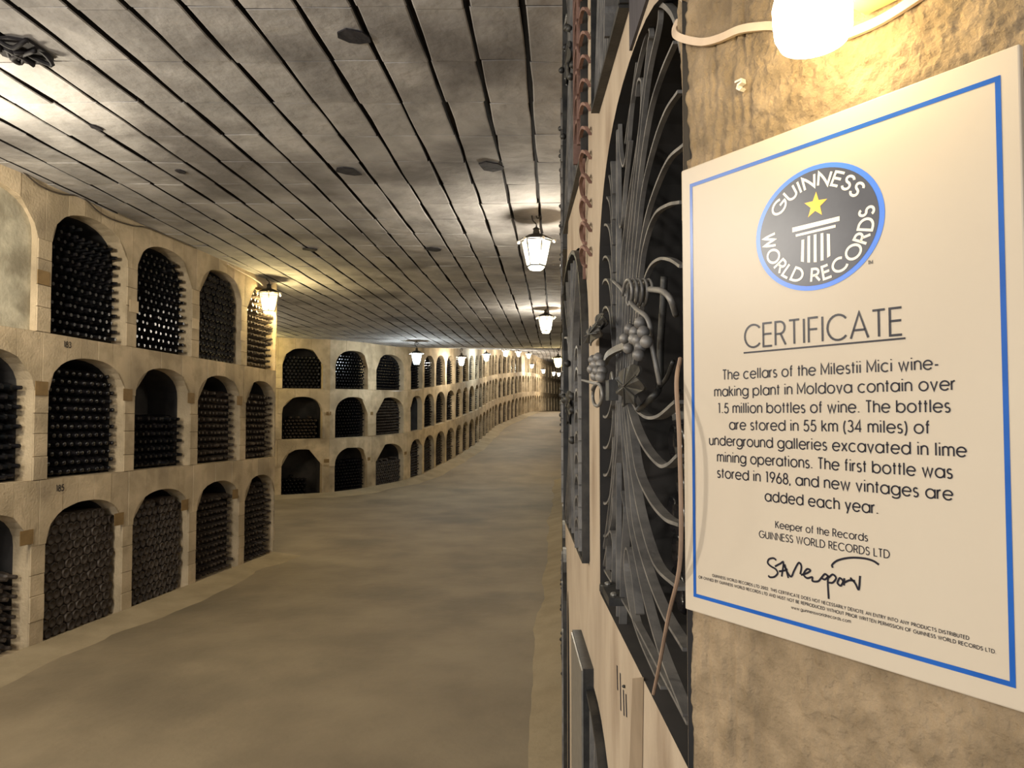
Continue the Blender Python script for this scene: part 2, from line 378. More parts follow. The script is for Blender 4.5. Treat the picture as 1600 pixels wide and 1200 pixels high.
def stones(path, op, e_l, e_r, ztop, parent, ncol=6, pier=4, name='stone'):
    a, b, sill, peak, rise = op; sp = peak - rise; A = arch(a, b, sill, peak, rise, 20)
    # pier on the far side of the opening (shared with the next bay)
    nxt = e_r + (e_r - b)
    zs = [sill]; 
    for i in range(1, pier): zs.append(sill + (sp - sill) * (i + R.uniform(-.18, .18)) / pier)
    zs.append(sp)
    for z0, z1 in zip(zs, zs[1:]): piece([(b, z0), (nxt, z0), (nxt, z1), (b, z1)], path, R.uniform(-.003, .002), D + .001, name, 'stone', parent)
    xs = [e_l] + [a + (b - a) * (i + R.uniform(-.12, .12)) / (ncol - 2) for i in range(1, ncol - 2)] + [e_r]
    xs = [e_l] + sorted(xs[1:-1]) + [e_r]
    for x0, x1 in zip(xs, xs[1:]):
        bottom = []
        for i in range(9):
            x = x0 + (x1 - x0) * i / 8
            bottom.append((x, arch_y(A, x, sp)))
        if x0 < a < x1:
            bottom = [(x0, sp), (a, sp)] + [p for p in A if a < p[0] < x1] + [(x1, arch_y(A, x1, sp))]
        elif x0 < b < x1:
            bottom = [(x0, arch_y(A, x0, sp))] + [p for p in A if x0 < p[0] < b] + [(b, sp), (x1, sp)]
        poly = bottom + [(x1, ztop), (x0, ztop)]
        # concave bottoms: shift rather than shrink
        me_d = R.uniform(-.003, .002); n = len(poly); g = .002
        pp = [(min(max(x, x0 + g), x1 - g), z if i < n - 2 else z - g) for i, (x, z) in enumerate(poly)]
        vs = [path.P(x, z, D + .001) for x, z in pp] + [path.P(x, z, me_d) for x, z in pp]
        bmv = bmesh.new(); B = [bmv.verts.new(v) for v in vs]
        bmv.faces.new(B[n:])
        for i in range(n): bmv.faces.new((B[i], B[(i + 1) % n], B[n + (i + 1) % n], B[n + i]))
        bmesh.ops.triangulate(bmv, faces=[f for f in bmv.faces if len(f.verts) > 4])
        me = bpy.data.meshes.new(name); bmv.to_mesh(me); bmv.free(); obj(name, me, 'stone', parent)
for (bi, t), op in ops1.items():
    if bi == 0: continue
    stones(L1, op, edges[bi], edges[bi + 1] if bi < 5 else L1.len, TOP[t] if t < 2 else 3.12, wl, 7)
# dust heaped along the wall foot
db = MB()
for i in range(60):
    u0, u1 = i / 60 * L1.len, (i + 1) / 60 * L1.len
    w0, w1 = .10 + .05 * noise.noise(Vector((i * .4, 0, 0))), .10 + .05 * noise.noise(Vector((i * .4 + .4, 0, 0)))
    db.add([L1.P(u0, .022, .0), L1.P(u1, .022, .0), L1.P(u1, -.03, -w1 - .35), L1.P(u0, -.03, -w0 - .35)], [(0, 1, 2, 3)])

# blind arch, plastered over, in the leftmost upper bay
a, b, sill, peak, rise = ops1[(1, 2)]
A = [(a, sill)] + arch(a, b, sill, peak, rise, 18) + [(b, sill)]
pm = MB(); pm.prism([L1.P(x, z, .05) for x, z in A], L1.P(a, 1, .08) - L1.P(a, 1, .05)); pm.obj('blind_panel', 'plaster', wl)

GRP = {}
names_t = {0: 'bottom', 1: 'middle', 2: 'top'}
def nlab(bi, t, ki):
    order = {1: 'cut off by the left picture edge', 2: 'first from the left fully in view', 3: 'second from the left fully in view'}[bi]
    look = 'dusty brown' if ki == 'dusty' else 'dark'
    return f"{look} wine bottle in the {names_t[t]}-tier left-wall niche {order}", f"bottles in {names_t[t]} niche, {order}"
fills1 = {(1, 1): (.80, 'bottle', 1), (1, 0): (.62, 'dusty', 1), (2, 2): (.95, 'bottle', 1), (2, 1): (.97, 'bottle', 1), (2, 0): (.96, 'dusty', 0),
          (3, 2): (1,  'bottle', 1), (3, 1): (.56, 'bottle', 1), (3, 0): (.92, 'dusty', 0), (4, 2): (1,  'bottle', 0), (4, 1): (.84, 'dusty', 1), (4, 0): (.87, 'dusty', 1),
          (5, 2): (1,  'dusty', 1), (5, 1): (.86, 'dusty', 1), (5, 0): (.9, 'dusty', 1)}
single_n = 0
for key in ((2, 0), (2, 1), (1, 1), (1, 0), (2, 2), (3, 0), (3, 1), (3, 2), (4, 0), (4, 1), (4, 2), (5, 0), (5, 1), (5, 2)):
    fr, kd, nk = fills1[key]; sg = key in ((2, 0), (2, 1))
    lab = nlab(key[0], key[1], kd) if sg else (None, None)
    k_ = fill(L1, ops1[key], fr, kd, nk, sg, lab[0], lab[1], front=(.03 if key[0] == 5 else .05) if nk else .05)
    if sg: single_n += k_

# ------------------------------------------------------------------ left wall, far run beyond the cross gallery
L2 = Path([(-7.6, 12.85), (-4.58, 14.24), (-3.63, 14.7), (-3.15, 15.35), (-2.86, 16.1), (-2.45, 17.0), (-2.16, 17.8), (-1.88, 19.1), (-1.58, 20.6), (-1.15, 23.6), (-.64, 29.5), (.5, 35.6), (1.2, 40), (2.1, 45.5), (3.9, 52.5)], 1)
def s_at_px(path, px):
    lo, hi = 0, path.len
    for _ in range(40):
        m = (lo + hi) / 2; q = path.xy(m)
        if q.x / q.y * FPX + 800 < px: lo = m
        else: hi = m
    return lo
starts = [(s_at_px(L2, a), s_at_px(L2, b)) for a, b in ((441, 504), (524, 575), (588, 631), (642, 660))]
w_ = .80
b2 = [(starts[0][0] - 2.0, starts[0][0] - 1.2), (starts[0][0] - 1.0, starts[0][0] - .16)] + starts
u = starts[-1][1] + .14
while u + w_ < L2.len: b2.append((u, u + w_)); u += w_ + .14
face2, rev2, back2 = MB(), MB(), MB(); ops2 = {}
ed2 = [b2[0][0] - .1] + [(p[1] + q[0]) / 2 for p, q in zip(b2, b2[1:])] + [L2.len]
for t in range(3):
    cell(face2, rev2, back2, L2, 0, ed2[0], SILL[t], TOP[t] + (.05 if t == 2 else 0), None, D)
    for bi, (a, b) in enumerate(b2):
        op = (a, b, SILL[t] + .02, PEAK[t] - (.08 if t == 2 else 0), min(.36, (b - a) * .42)); ops2[(bi, t)] = op
        cell(face2, rev2, back2, L2, ed2[bi], ed2[bi + 1], SILL[t], TOP[t] + (.05 if t == 2 else 0), op, D, n=18 if bi < 8 else 6)
wl2 = obj('wall_far_left', face2.mesh('wall_far_left'), 'stone', kind='structure')
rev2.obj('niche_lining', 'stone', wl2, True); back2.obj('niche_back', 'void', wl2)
for (bi, t), op in ops2.items():
    if 1 <= bi <= 5: stones(L2, op, ed2[bi], ed2[bi + 1], TOP[t], wl2, 5, 2)
f2 = {(2, 2): (.86, 'bottle', 0), (2, 1): (.55, 'dusty', 1), (2, 0): (.42, 'bottle', 1), (3, 2): (.97, 'bottle', 1), (3, 1): (.97, 'bottle', 1), (3, 0): (.75, 'bottle', 1),
      (4, 2): (.97, 'bottle', 1), (4, 1): (.97, 'dusty', 1), (4, 0): (.66, 'dusty', 0), (5, 1): (0, 'bottle', 1), (5, 0): (.9, 'dusty', 1)}
for (bi, t), op in ops2.items():
    if bi < 1: continue
    q = L2.xy(op[0])
    fr, kd, nk = f2.get((bi, t), (R.uniform(.85, .97), 'bottle' if t else 'dusty', 1))
    if q.y > 34: continue
    if bi == 2 and t < 2: fill(L2, op, fr, kd, nk, lo=5, umax=op[0] + (.7 if t else .5))
    else: fill(L2, op, fr, kd, nk, lo=5, front=.07)
db.obj('dust_bank', 'dust', floor)
db = MB()
for i in range(90):
    u0, u1 = i / 90 * L2.len * .7, (i + 1) / 90 * L2.len * .7
    db.add([L2.P(u0, .05, .0), L2.P(u1, .05, .0), L2.P(u1, -.03, -.45), L2.P(u0, -.03, -.45)], [(0, 1, 2, 3)])
db.obj('dust_bank', 'dust', floor)
mb = MB().add([(-7.6, 8.5, -.2), (-7.6, 13.2, -.2), (-7.6, 13.2, 3.3), (-7.6, 8.5, 3.3)], [(0, 1, 2, 3)])
obj('wall_cross_gallery', mb.mesh('wall_cross_gallery'), 'stone', kind='structure')

# ------------------------------------------------------------------ right wall
XW = .170
LR = Path([(XW, .722), (XW, 2.2), (3.55, 53.2)], -1)
y2s = lambda y: y - .722
fr_, rr_, br_ = MB(), MB(), MB(); DD = .30
opR = {}
def band(z0, z1, ops):
    u = 0
    for k, op in enumerate(ops):
        e = (op[1] + (ops[k + 1][0] if k + 1 < len(ops) else op[1] + .2)) / 2
        cell(fr_, rr_, br_, LR, u, e, z0, z1, op, 0, DD, 22 if k < 3 else 6); u = e
    cell(fr_, rr_, br_, LR, u, LR.len, z0, z1)
ops_mid = [(.0005, y2s(1.432), 1.177, 2.03, .27)] + [(y2s(1.62) + .93 * k, y2s(1.62) + .93 * k + .74, 1.20, 1.96, .30) for k in range(14)]
ops_low = [(y2s(1.17), y2s(1.92), .02, .955, .42)] + [(y2s(2.2) + .93 * k, y2s(2.2) + .93 * k + .74, .02, .9, .30) for k in range(13)]
ops_top = [(y2s(1.03), y2s(1.42), 2.11, 2.95, .20)] + [(y2s(1.62) + .93 * k, y2s(1.62) + .93 * k + .74, 2.11, 2.95, .30) for k in range(14)]
band(-.02, 1.06, ops_low); band(1.06, 2.055, ops_mid); band(2.055, 3.13, ops_top)
wr = obj('wall_right', fr_.mesh('wall_right'), 'stucco_wall', kind='structure')
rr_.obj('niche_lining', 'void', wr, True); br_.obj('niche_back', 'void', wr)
db = MB()
for i in range(50):
    u0, u1 = .6 + i / 50 * 16, .6 + (i + 1) / 50 * 16
    w = lambda q: .16 + .10 * noise.noise(Vector((q * .9, 5, 0)))
    db.add([LR.P(u0, .04, -.001), LR.P(u1, .04, -.001), LR.P(u1, -.03, -w(u1) - .1), LR.P(u0, -.03, -w(u0) - .1)], [(0, 1, 2, 3)])
db.obj('dust_bank', 'dust', floor)
# bottles lying in the two near grilled niches
k = fill(LR, (0.06, y2s(1.40), 1.177, 1.62, .02), 1, 'bottle', 0, True, 'dark bottle behind the iron grille, in the niche next to the certificate', 'bottles behind the near iron grille', front=.12)
for kk in (1, 2, 3): fill(LR, ops_mid[kk], .9, 'bottle', 1, front=.08)
fill(LR, ops_low[0], .75, 'dusty', 1, front=.09)
for kk in (1, 2): fill(LR, ops_low[kk], .8, 'dusty', 1, front=.08)
for kk in (0, 1, 2): fill(LR, ops_top[kk], .8, 'bottle', 1, front=.09)
# one joined mesh for the thousands of bottles too small to pick apart
V = np.concatenate(STV); me = bpy.data.meshes.new('wine_bottles'); me.from_pydata(V.tolist(), [], STF); me.update()
me.materials.append(M['bottle']); me.materials.append(M['dusty']); me.polygons.foreach_set('material_index', STM)
obj('wine_bottles', me, None, None, 'masses of wine bottles racked in the farther arched niches of the gallery', 'bottles', None, 'stuff')

# ------------------------------------------------------------------ iron grilles
GX = XW + .012
def gp(pts, x=GX): return [on_x(a, b, x) for a, b in pts]
def flat(pts, parent, name='iron_strip', t=.0042, w=.016, x=GX, m='iron', k=6, sm=True):
    q = smooth_pts(gp(pts, x), k) if sm else gp(pts, x)
    return MB().sweep(q, [(-t / 2, -w / 2), (t / 2, -w / 2), (t / 2, w / 2), (-t / 2, w / 2)], (1, 0, 0)).obj(name, m, parent)
gr = empty('iron_grille', 'tall arched wrought-iron grille with fanned bars, coil and grapes, beside the certificate', 'grille', (GX, 1.05, 1.27))
class Rel:  # children keep world coordinates: parent inverse through the location
    pass
bpy.context.view_layer.update()
def settle(root):
    off = Vector(root.location); ms = set()
    for c in root.children:
        for o in [c] + list(c.children):
            if o.type == 'MESH' and o.data.name not in ms:
                ms.add(o.data.name); o.data.transform(Matrix.Translation(-off))
# frame
flat([(937, 903), (936, 800), (937, 700), (937, 600), (937, 500), (938, 402), (941, 332), (947, 262), (956, 196), (966, 150), (986, 82), (1014, 22), (1035, 7), (1052, 18), (1062, 40), (1070, 80)], gr, 'frame_bar', .006, .010)
flat([(967, 152), (967, 970)], gr, 'frame_bar', .005, .009, sm=False)
flat([(936, 898), (968, 966), (1019, 1062), (1080, 1180)], gr, 'frame_bar', .009, .014, sm=False, x=GX + .004)
flat([(941, 880), (985, 952), (1020, 1018), (1080, 1130)], gr, 'frame_bar', .004, .010, sm=False)
up = [[(967, 160), (968, 290), (970, 350), (974, 345), (978, 290), (986, 220)],
      [(968, 150), (970, 225), (975, 259), (981, 240), (988, 165), (997, 98)],
      [(981, 142), (987, 118), (994, 97)],
      [(979, 224), (986, 175), (1000, 100), (1013, 52), (1017, 45), (1018, 56), (1014, 80), (1000, 210), (984, 315), (972, 420), (968, 580)],
      [(996, 150), (999, 128), (1003, 124), (1005, 136), (1002, 196), (989, 315), (979, 420), (972, 580)],
      [(1033, 14), (1030, 45), (1014, 122), (1000, 245), (989, 350), (983, 420), (976, 580)],
      [(1056, 66), (1035, 115), (1017, 175), (1003, 262), (994, 350), (988, 420), (980, 585)],
      [(1063, 143), (1042, 175), (1023, 227), (1006, 297), (998, 367), (992, 430), (983, 585)],
      [(1072, 226), (1045, 252), (1021, 308), (1008, 357), (998, 430), (986, 585)],
      [(1066, 316), (1047, 320), (1026, 335), (1011, 374), (1002, 430), (989, 585)],
      [(1066, 416), (1050, 406), (1032, 405), (1016, 420), (1006, 455), (998, 520), (990, 588)]]
for p in up: flat(p, gr, t=.0036, w=.0065)
lo = [[(985, 628), (995, 664), (1012, 700), (1035, 726), (1050, 726), (1066, 712)],
      [(990, 620), (1000, 640), (1016, 652), (1035, 650), (1062, 628)],
      [(984, 630), (992, 690), (1001, 740), (1021, 782), (1045, 810), (1068, 820)],
      [(980, 630), (986, 690), (993, 745), (1006, 813), (1029, 882), (1068, 920)],
      [(977, 630), (982, 690), (988, 745), (995, 817), (1013, 886), (1040, 955), (1076, 1015)],
      [(974, 630), (977, 690), (981, 745), (988, 817), (1006, 909), (1033, 1008), (1076, 1118)],
      [(1000, 960), (993, 900), (986, 860), (982, 862), (981, 893), (990, 951), (1006, 1001), (1040, 1075)],
      [(971, 630), (970, 690), (963, 760), (956, 830), (948, 880), (942, 912)],
      [(976, 768), (980, 800), (976, 880), (973, 985)],
      [(952, 890), (953, 850), (958, 830), (962, 850), (961, 900), (958, 925)],
      [(968, 630), (965, 700), (955, 800), (945, 870), (940, 893), (936, 885)]]
for p in lo: flat(p, gr, t=.0040, w=.0125)
for y in (228, 268, 308, 351, 401, 437, 480): flat([(940, y + 62), (942, y + 26), (946, y + 5), (951, y), (956, y + 8), (959, y + 30), (962, y + 75)], gr, 'scroll', .0042, .011)
for y in (652, 700, 743, 787, 838): flat([(962, y - 60), (960, y - 28), (955, y - 6), (949, y), (943, y - 8), (940, y - 24)], gr, 'scroll', .0042, .011)
# coil, tendrils, branch
c = on_x(992, 457, GX - .018)
cp = []
for i in range(73):
    a = i / 72 * 2 * math.pi * 4.5; cp.append(c + Vector((-.012 + .030 * i / 72, .030 * math.cos(a), .0165 * math.sin(a))))
MB().tube(cp, .0022, 7).obj('coil', 'iron', gr, True)
MB().tube(smooth_pts([on_x(956, 437, GX), on_x(968, 448, GX - .01), on_x(978, 462, GX - .02)]), .003).obj('tendril', 'iron', gr, True)
MB().tube(smooth_pts([on_x(985, 472, GX - .03), on_x(996, 484, GX - .03), on_x(1010, 495, GX - .028), on_x(1017, 515, GX - .025), on_x(1019, 540, GX - .02), on_x(1026, 575, GX - .015), on_x(1031, 600, GX - .01)]), .0030).obj('tendril', 'iron', gr, True)
MB().tube(smooth_pts([on_x(1015, 452, GX - .015), on_x(1035, 455, GX - .012), on_x(1048, 468, GX - .01), on_x(1056, 492, GX)]), .0036).obj('tendril', 'iron', gr, True)
MB().tube(smooth_pts([on_x(1038, 432, GX), on_x(1036, 480, GX), on_x(1032, 540, GX), on_x(1030, 602, GX), on_x(1018, 622, GX - .01), on_x(998, 640, GX - .01)]), .0045).obj('branch', 'iron_dark', gr, True)
MB().tube(smooth_pts([on_x(1030, 605, GX), on_x(1042, 590, GX), on_x(1052, 565, GX)]), .0028).obj('branch', 'iron_dark', gr, True)
MB().sweep(smooth_pts([on_x(946, 566, GX - .012), on_x(950, 556, GX - .02), on_x(960, 548, GX - .02), on_x(978, 540, GX - .014)]), [(-.005, -.004), (.005, -.004), (.005, .004), (-.005, .004)], (1, 0, 0)).obj('bracket', 'iron', gr)
MB().box(on_x(978, 598, GX - .002), (.012, .035, .010)).obj('tie_band', 'iron_dark', gr)
def grapes(parent, pts, x, r, m, name='grape_cluster'):
    root = MB().tube([on_x(pts[0][0], pts[0][1], x + .008), on_x(pts[-1][0], pts[-1][1], x + .008)], .003).obj(name, m, parent)
    for i, (a, b) in enumerate(pts):
        mb = MB(); c = on_x(a, b, x - (i % 3) * .003)
        mb.lathe([(r * math.sin(math.pi * q / 8), -r * math.cos(math.pi * q / 8)) for q in range(9)], c, (0, .2, 1), 12)
        mb.obj('grape', m, root, True)
    return root
A6 = lambda L: [(860 + a / 3.333, 400 + b / 3.333) for a, b in L]
grapes(gr, A6([(412, 380), (468, 348), (484, 396), (386, 430), (435, 432), (500, 446), (405, 482), (470, 472), (460, 516), (440, 395), (455, 440)]), GX - .030, .0072, 'iron')
grapes(gr, A6([(222, 540), (250, 530), (235, 565), (262, 565), (215, 590), (246, 598), (270, 600), (232, 625), (262, 630)]), GX - .042, .0085, 'iron')
def leaf(parent, c, ry, rz, m, lobes=7, x=0., name='leaf'):
    vs = [Vector(c) + Vector((-.006, 0, 0))]; n = 42
    for i in range(n):
        a = 2 * math.pi * i / n; r = 1 - .28 * abs(math.sin(lobes * a / 2)) ** 3
        vs.append(Vector(c) + Vector((.004 * math.sin(lobes * a), ry * r * math.cos(a), rz * r * math.sin(a))))
    back = [v + Vector((.003, 0, 0)) for v in vs]
    fs = [(0, 1 + i, 1 + (i + 1) % n) for i in range(n)]; k = n + 1
    fs += [(k, k + 1 + (i + 1) % n, k + 1 + i) for i in range(n)] + [(1 + i, 1 + (i + 1) % n, k + 1 + (i + 1) % n, k + 1 + i) for i in range(n)]
    lf = MB().add(vs + back, fs).obj(name, m, parent)
    for q in range(5):
        a = math.pi * (.15 + q * .35); MB().tube([Vector(c) + Vector((-.007, 0, 0)), Vector(c) + Vector((-.004, ry * .85 * math.cos(a), rz * .85 * math.sin(a)))], .0011, 5).obj('leaf_vein', m, lf)
    return lf
leaf(gr, on_x(982, 604, GX - .026), .105, .030, 'iron_dark', 6)
leaf(gr, on_x(926, 522, GX - .035), .15, .018, 'iron_dark', 5)
leaf(gr, on_x(936, 508, GX - .030), .09, .020, 'iron_dark', 4)
rg = on_x(932, 617, GX - .038)
MB().tube([rg + Vector((0.002 * i / 20, .075 * math.cos(i * .33 + .6), .019 * math.sin(i * .33 + .6))) for i in range(22)], .0030, 7).obj('ring', 'iron', gr, True)
MB().tube(smooth_pts([rg + Vector((0, -.03, .018)), on_x(925, 598, GX - .036), on_x(910, 594, GX - .03)]), .0028).obj('tendril', 'iron', gr, True)
settle(gr)
# padlock
pl = empty('padlock', 'small dark padlock hanging from the grille bracket, left of the iron leaf', 'padlock', on_x(956, 612, GX - .030))
c = on_x(956, 610, GX - .030)
MB().box(c, (.007, .019, .0155)).obj('lock_body', 'iron_dark', pl)
MB().tube([c + Vector((0, .011 * math.cos(q * math.pi / 10), .014 + .013 * math.sin(q * math.pi / 10))) for q in range(11)], .0022).obj('shackle', 'steel', pl, True)
settle(pl)
# steel hasp at the foot of the grille
hs = empty('grille_hinge', 'dark round-ended hinge block with two bolts at the foot of the grille', 'hinge', on_x(958, 928, GX - .012))
q = on_x(958, 930, GX - .012)
mb = MB(); mb.lathe([(.016, -.007), (.017, -.005), (.017, .005), (.016, .007)], q + Vector((0, .05, 0)), k=14); mb.box(q, (.013, .045, .0065)); mb.obj('hinge_plate', 'iron_dark', hs)
for dy in (-.025, .05): MB().lathe([(.006, 0), (.006, .003), (.003, .005)], q + Vector((-.002, dy, .006)), k=10).obj('bolt', 'steel', hs)
settle(hs)

def copy_tree(o, parent=None):
    c = o.copy(); COL.objects.link(c)
    if parent: c.parent = parent
    for ch in o.children: copy_tree(ch, c)
    return c
# simpler grilles down the wall: frame, fan of bars, stacked scrolls and a boss of leaves
def far_grille(ops, u_name, label, scrollmat='iron'):
    a, b, sill, peak, rise = ops; P = LR.P; root = empty('iron_grille', label, 'grille', P((a + b) / 2, sill, 0), 'iron grilles along the right wall')
    A = [(a + .01, sill)] + arch(a + .01, b - .01, sill, peak - .01, rise, 14) + [(b - .01, sill)]
    n = LR.n((a + b) / 2); nv = Vector((n.x, n.y, 0))
    def st(L, nm='iron_strip', t=.005, w=.018, d=-.004, m='iron'):
        MB().sweep(smooth_pts([P(x, z, d) for x, z in L], 4), [(-t / 2, -w / 2), (t / 2, -w / 2), (t / 2, w / 2), (-t / 2, w / 2)], nv).obj(nm, m, root)
    MB().sweep([P(x, z, -.004) for x, z in A + [A[0]]], [(-.005, -.012), (.005, -.012), (.005, .012), (-.005, .012)], nv).obj('frame_bar', 'iron_dark', root)
    m_, zc, sp = (a + b) / 2, sill + (peak - sill) * .45, peak - rise
    for q in range(7):
        f = q / 6; xt = a + .16 + (b - a - .2) * f
        st([(m_ + (f - .5) * .06, zc), (m_ + (f - .5) * .16, zc + .18), (xt, arch_y(A, xt, sp) - .02)])
        st([(m_ + (f - .5) * .06, zc), (m_ + (f - .5) * .16, zc - .14), (xt, sill + .01)])
    for q in range(9):
        z = sill + .04 + q * (sp - sill - .02) / 9
        st([(a + .02, z - .02), (a + .03, z + .035), (a + .08, z + .045), (a + .12, z + .02), (a + .12, z - .03)], 'scroll', .006, .026, -.010, scrollmat)
    for q in range(7):
        p = P(a + .1 + R.random() * (b - a - .2), zc + R.uniform(-.12, .12), -.012 - R.random() * .012)
        MB().lathe([(.010 * math.sin(math.pi * i / 6), -.010 * math.cos(math.pi * i / 6)) for i in range(7)], p, k=8).obj('grape', 'iron_dark', root, True)
    leaf(root, P(m_, zc, -.018), .08, .05, 'iron_dark', 6)
    settle(root); return root
far_grille(ops_low[0], 0, 'arched iron grille at floor level, below and left of the certificate', 'iron')
far_grille(ops_mid[1], 0, 'wrought-iron grille just past the coil-and-grapes grille, seen edge on', 'iron')
far_grille(ops_top[0], 0, 'upper iron grille with grey scrolls beside the dark board near the ceiling', 'iron')
far_grille(ops_top[1], 0, 'upper iron grille with rust-brown stacked scrolls, seen edge on', 'rust')
for nm, L_ in (('middle', ops_mid), ('lower', ops_low), ('upper', ops_top)):
    for k in (2, 3, 4):
        if k < len(L_): far_grille(L_[k], 0, f'{nm}-row iron grille on the far receding part of the right wall')
# rust-brown scroll column standing on the pier between the grilles
sc = empty('scroll_column', 'rust-brown ladder of iron scrolls on the pier left of the grille, up to the ceiling', 'ironwork', (XW, 1.57, 1.95))
for i in range(22):
    z = 1.93 + i * .052; yb = 1.60
    MB().sweep(smooth_pts([Vector((XW - .002, yb - .05, z)), Vector((XW - .012, yb - .055, z + .012)), Vector((XW - .016, yb - .02, z + .026)), Vector((XW - .016, yb + .03, z + .024)), Vector((XW - .010, yb + .055, z + .006)), Vector((XW - .002, yb + .05, z - .004))], 4),
               [(-.003, -.004), (.003, -.004), (.003, .004), (-.003, .004)], (1, 0, 0)).obj('scroll', 'rust', sc)
MB().box((XW - .006, 1.66, 2.50), (.003, .004, .60)).obj('upright_bar', 'rust', sc)
settle(sc)
bd = MB(); p0 = on_x(975, 80, XW - .004); 
bd.box((XW + .010, .897, 2.105 + .26), (.014, .126, .255)); b_ = bd.obj('dark_board', 'wood', None, False, label='dark upright board above the grille arch, close to the ceiling', cat='board')
pq = MB(); ya, yb = XW * FPX / 126, XW * FPX / 107
pb = empty('wall_box', 'thin black box fixed low on the right wall, left of the lower grille', 'box', (XW, (ya + yb) / 2, .9))
MB().box((XW - .011, (ya + yb) / 2, .90), (.011, (yb - ya) / 2, .165)).obj('box_body', 'iron_dark', pb)
MB().box((XW - .0235, (ya + yb) / 2, .90), (.0018, (yb - ya) / 2 - .004, .160)).obj('front_plate', 'steel', pb)
settle(pb)
for (px, py) in ((979, 1077), (939, 800)): pass
MB().lathe([(.0022, 0), (.0026, .003), (.001, .005)], on_x(977, 1073, XW), (-1, 0, .2), 8).obj('wall_peg', 'iron_dark', None, label='short dark peg stuck in the plaster below the grille sill', cat='peg')
# stains and cuts in the plaster under the sill
for i, (x, y0, y1, w) in enumerate(((964, 1040, 1078, .003), (969, 1052, 1110, .003), (974, 1078, 1118, .003), (978, 1085, 1120, .003))):
    MB().sweep([on_x(x, y0, XW - .0006), on_x(x + 1, y1, XW - .0006)], [(-w, -.0004), (w, -.0004), (w, .0004), (-w, .0004)], (1, 0, 0)).obj('plaster_cut', 'soot', wr)
MB().prism([on_x(x, y, XW - .0005) for x, y in ((989, 1060), (1006, 1058), (1004, 1200), (1000, 1330), (978, 1330), (984, 1200))], (-.0008, 0, 0)).obj('damp_streak', 'stain', wr)

# ------------------------------------------------------------------ the pier with the certificate
EU = Vector((730 / FPX, -1, 0)).normalized(); EN = Vector((-EU.y, EU.x, 0)) * -1     # EN points to the viewer
if EN.y > 0: EN = -EN
EZ = Vector((0, 0, 1))
d0 = ray(1064.5, 267)
DEP = .707
C0 = Vector((0, 0, EYE)) + d0 * (DEP / d0.y)      # top left corner of the plate, front face
def cp2(px, py):
    p = on_plane(px, py, C0, EN) - C0; return (p.dot(EU), p.z)
def cw(u, v, d=0): return C0 + EU * u + EZ * v + EN * d
PW = C0 - EN * .016     # wall surface behind the plate
def wall_uv(px, py):
    p = on_plane(px, py, PW, EN) - PW; return p.dot(EU), p.z
ul = wall_uv(1075, 700)[0]; utop = wall_uv(1056, 30); ubot = wall_uv(1079, 262); us = wall_uv(1171, 120)[0]; ub0 = wall_uv(1186, 1100)[0]; ub1 = wall_uv(1250, 1100)[0]
zt, zb_ = 3.14 - PW.z, -.05 - PW.z
us_ = [ul + i * .0024 for i in range(int(.62 / .0024))] + [ul + .63 + i * .06 for i in range(12)]
vs_ = [zb_ + i * (-.55 - zb_) / 20 for i in range(20)] + [-.55 + i * .0024 for i in range(int(.95 / .0024))] + [.41 + i * (zt - .41) / 14 for i in range(15)]
vv = []
for v in vs_:
    edge = .0018 * noise.noise(Vector((0, v * 60, 3))) + .003 * noise.noise(Vector((1, v * 14, 3)))
    for i, u in enumerate(us_):
        if -.6 < v < .45 and u < ul + .63:
            h = .0020 * noise.noise(Vector((u * 60, v * 60, 0))) + .0030 * noise.noise(Vector((u * 170, v * 130, 4))) + .0022 * noise.noise(Vector((u * 300, v * 260, 4)))
            if u < us + .004 * noise.noise(Vector((0, v * 20, 9))):
                h = .0042 * noise.noise(Vector((u * 200, v * 18, 1))) + .0022 * noise.noise(Vector((u * 160, v * 120, 2))) - .0014
            if v < -.25:
                h *= .8
                if ub0 < u < ub1: h = h * .25 - .0012
                if abs(u - ub0 - .002) < .003: h -= .0012
            sm = abs(u - us); h -= .0022 * math.exp(-(sm / .0022) ** 2)
        else: h = 0
        uu = u + (edge if i == 0 else 0)
        if i == 0: h -= .003
        k_ = min(1, max(0, (v - ubot[1]) / (utop[1] - ubot[1])))
        if u < ul + .03: uu += (utop[0] - ul) * k_ * (1 - (u - ul) / .03)
        vv.append(PW + EU * uu + EZ * v + EN * h)
nb = len(vv); Wd = len(us_)
vf = [(j * Wd + i, j * Wd + i + 1, (j + 1) * Wd + i + 1, (j + 1) * Wd + i) for j in range(len(vs_) - 1) for i in range(Wd - 1)]
# return face into the grille niche
vr = [vv[j * Wd] - EN * .010 + EU * .012 for j in range(len(vs_))]; vv += vr
vf += [(j * Wd, (j + 1) * Wd, nb + j + 1, nb + j) for j in range(len(vs_) - 1)]
pier = obj('wall_pier', pyd('wall_pier', vv, vf, True), 'stucco', kind='structure')

# ---- certificate plate
bx = [cp2(*p) for p in ((1078, 288), (1568, 114), (1583, 1075), (1082, 931))]   # border corners (outer edge)
mL = bx[0][0] - 0; mTop = -bx[0][1]
pwid = (bx[1][0] + bx[2][0]) / 2 + mL; phei = -cp2(1066, 950)[1]
print('plate', pwid, phei, bx)
cert = empty('certificate', 'cream record certificate plate with blue border and round emblem, on the stucco pier', 'certificate', cw(0, -phei, -.006))
th = .006
mb = MB(); mb.add([cw(u, v, d) for d in (-th, 0) for u, v in ((0, -phei), (pwid, -phei), (pwid, 0), (0, 0))], [(0, 1, 2, 3), (4, 5, 6, 7), (0, 1, 5, 4), (1, 2, 6, 5), (2, 3, 7, 6), (3, 0, 4, 7)])
o = mb.obj('plate', 'acrylic', cert)
bv = o.modifiers.new('bevel', 'BEVEL'); bv.width = .0012; bv.segments = 2
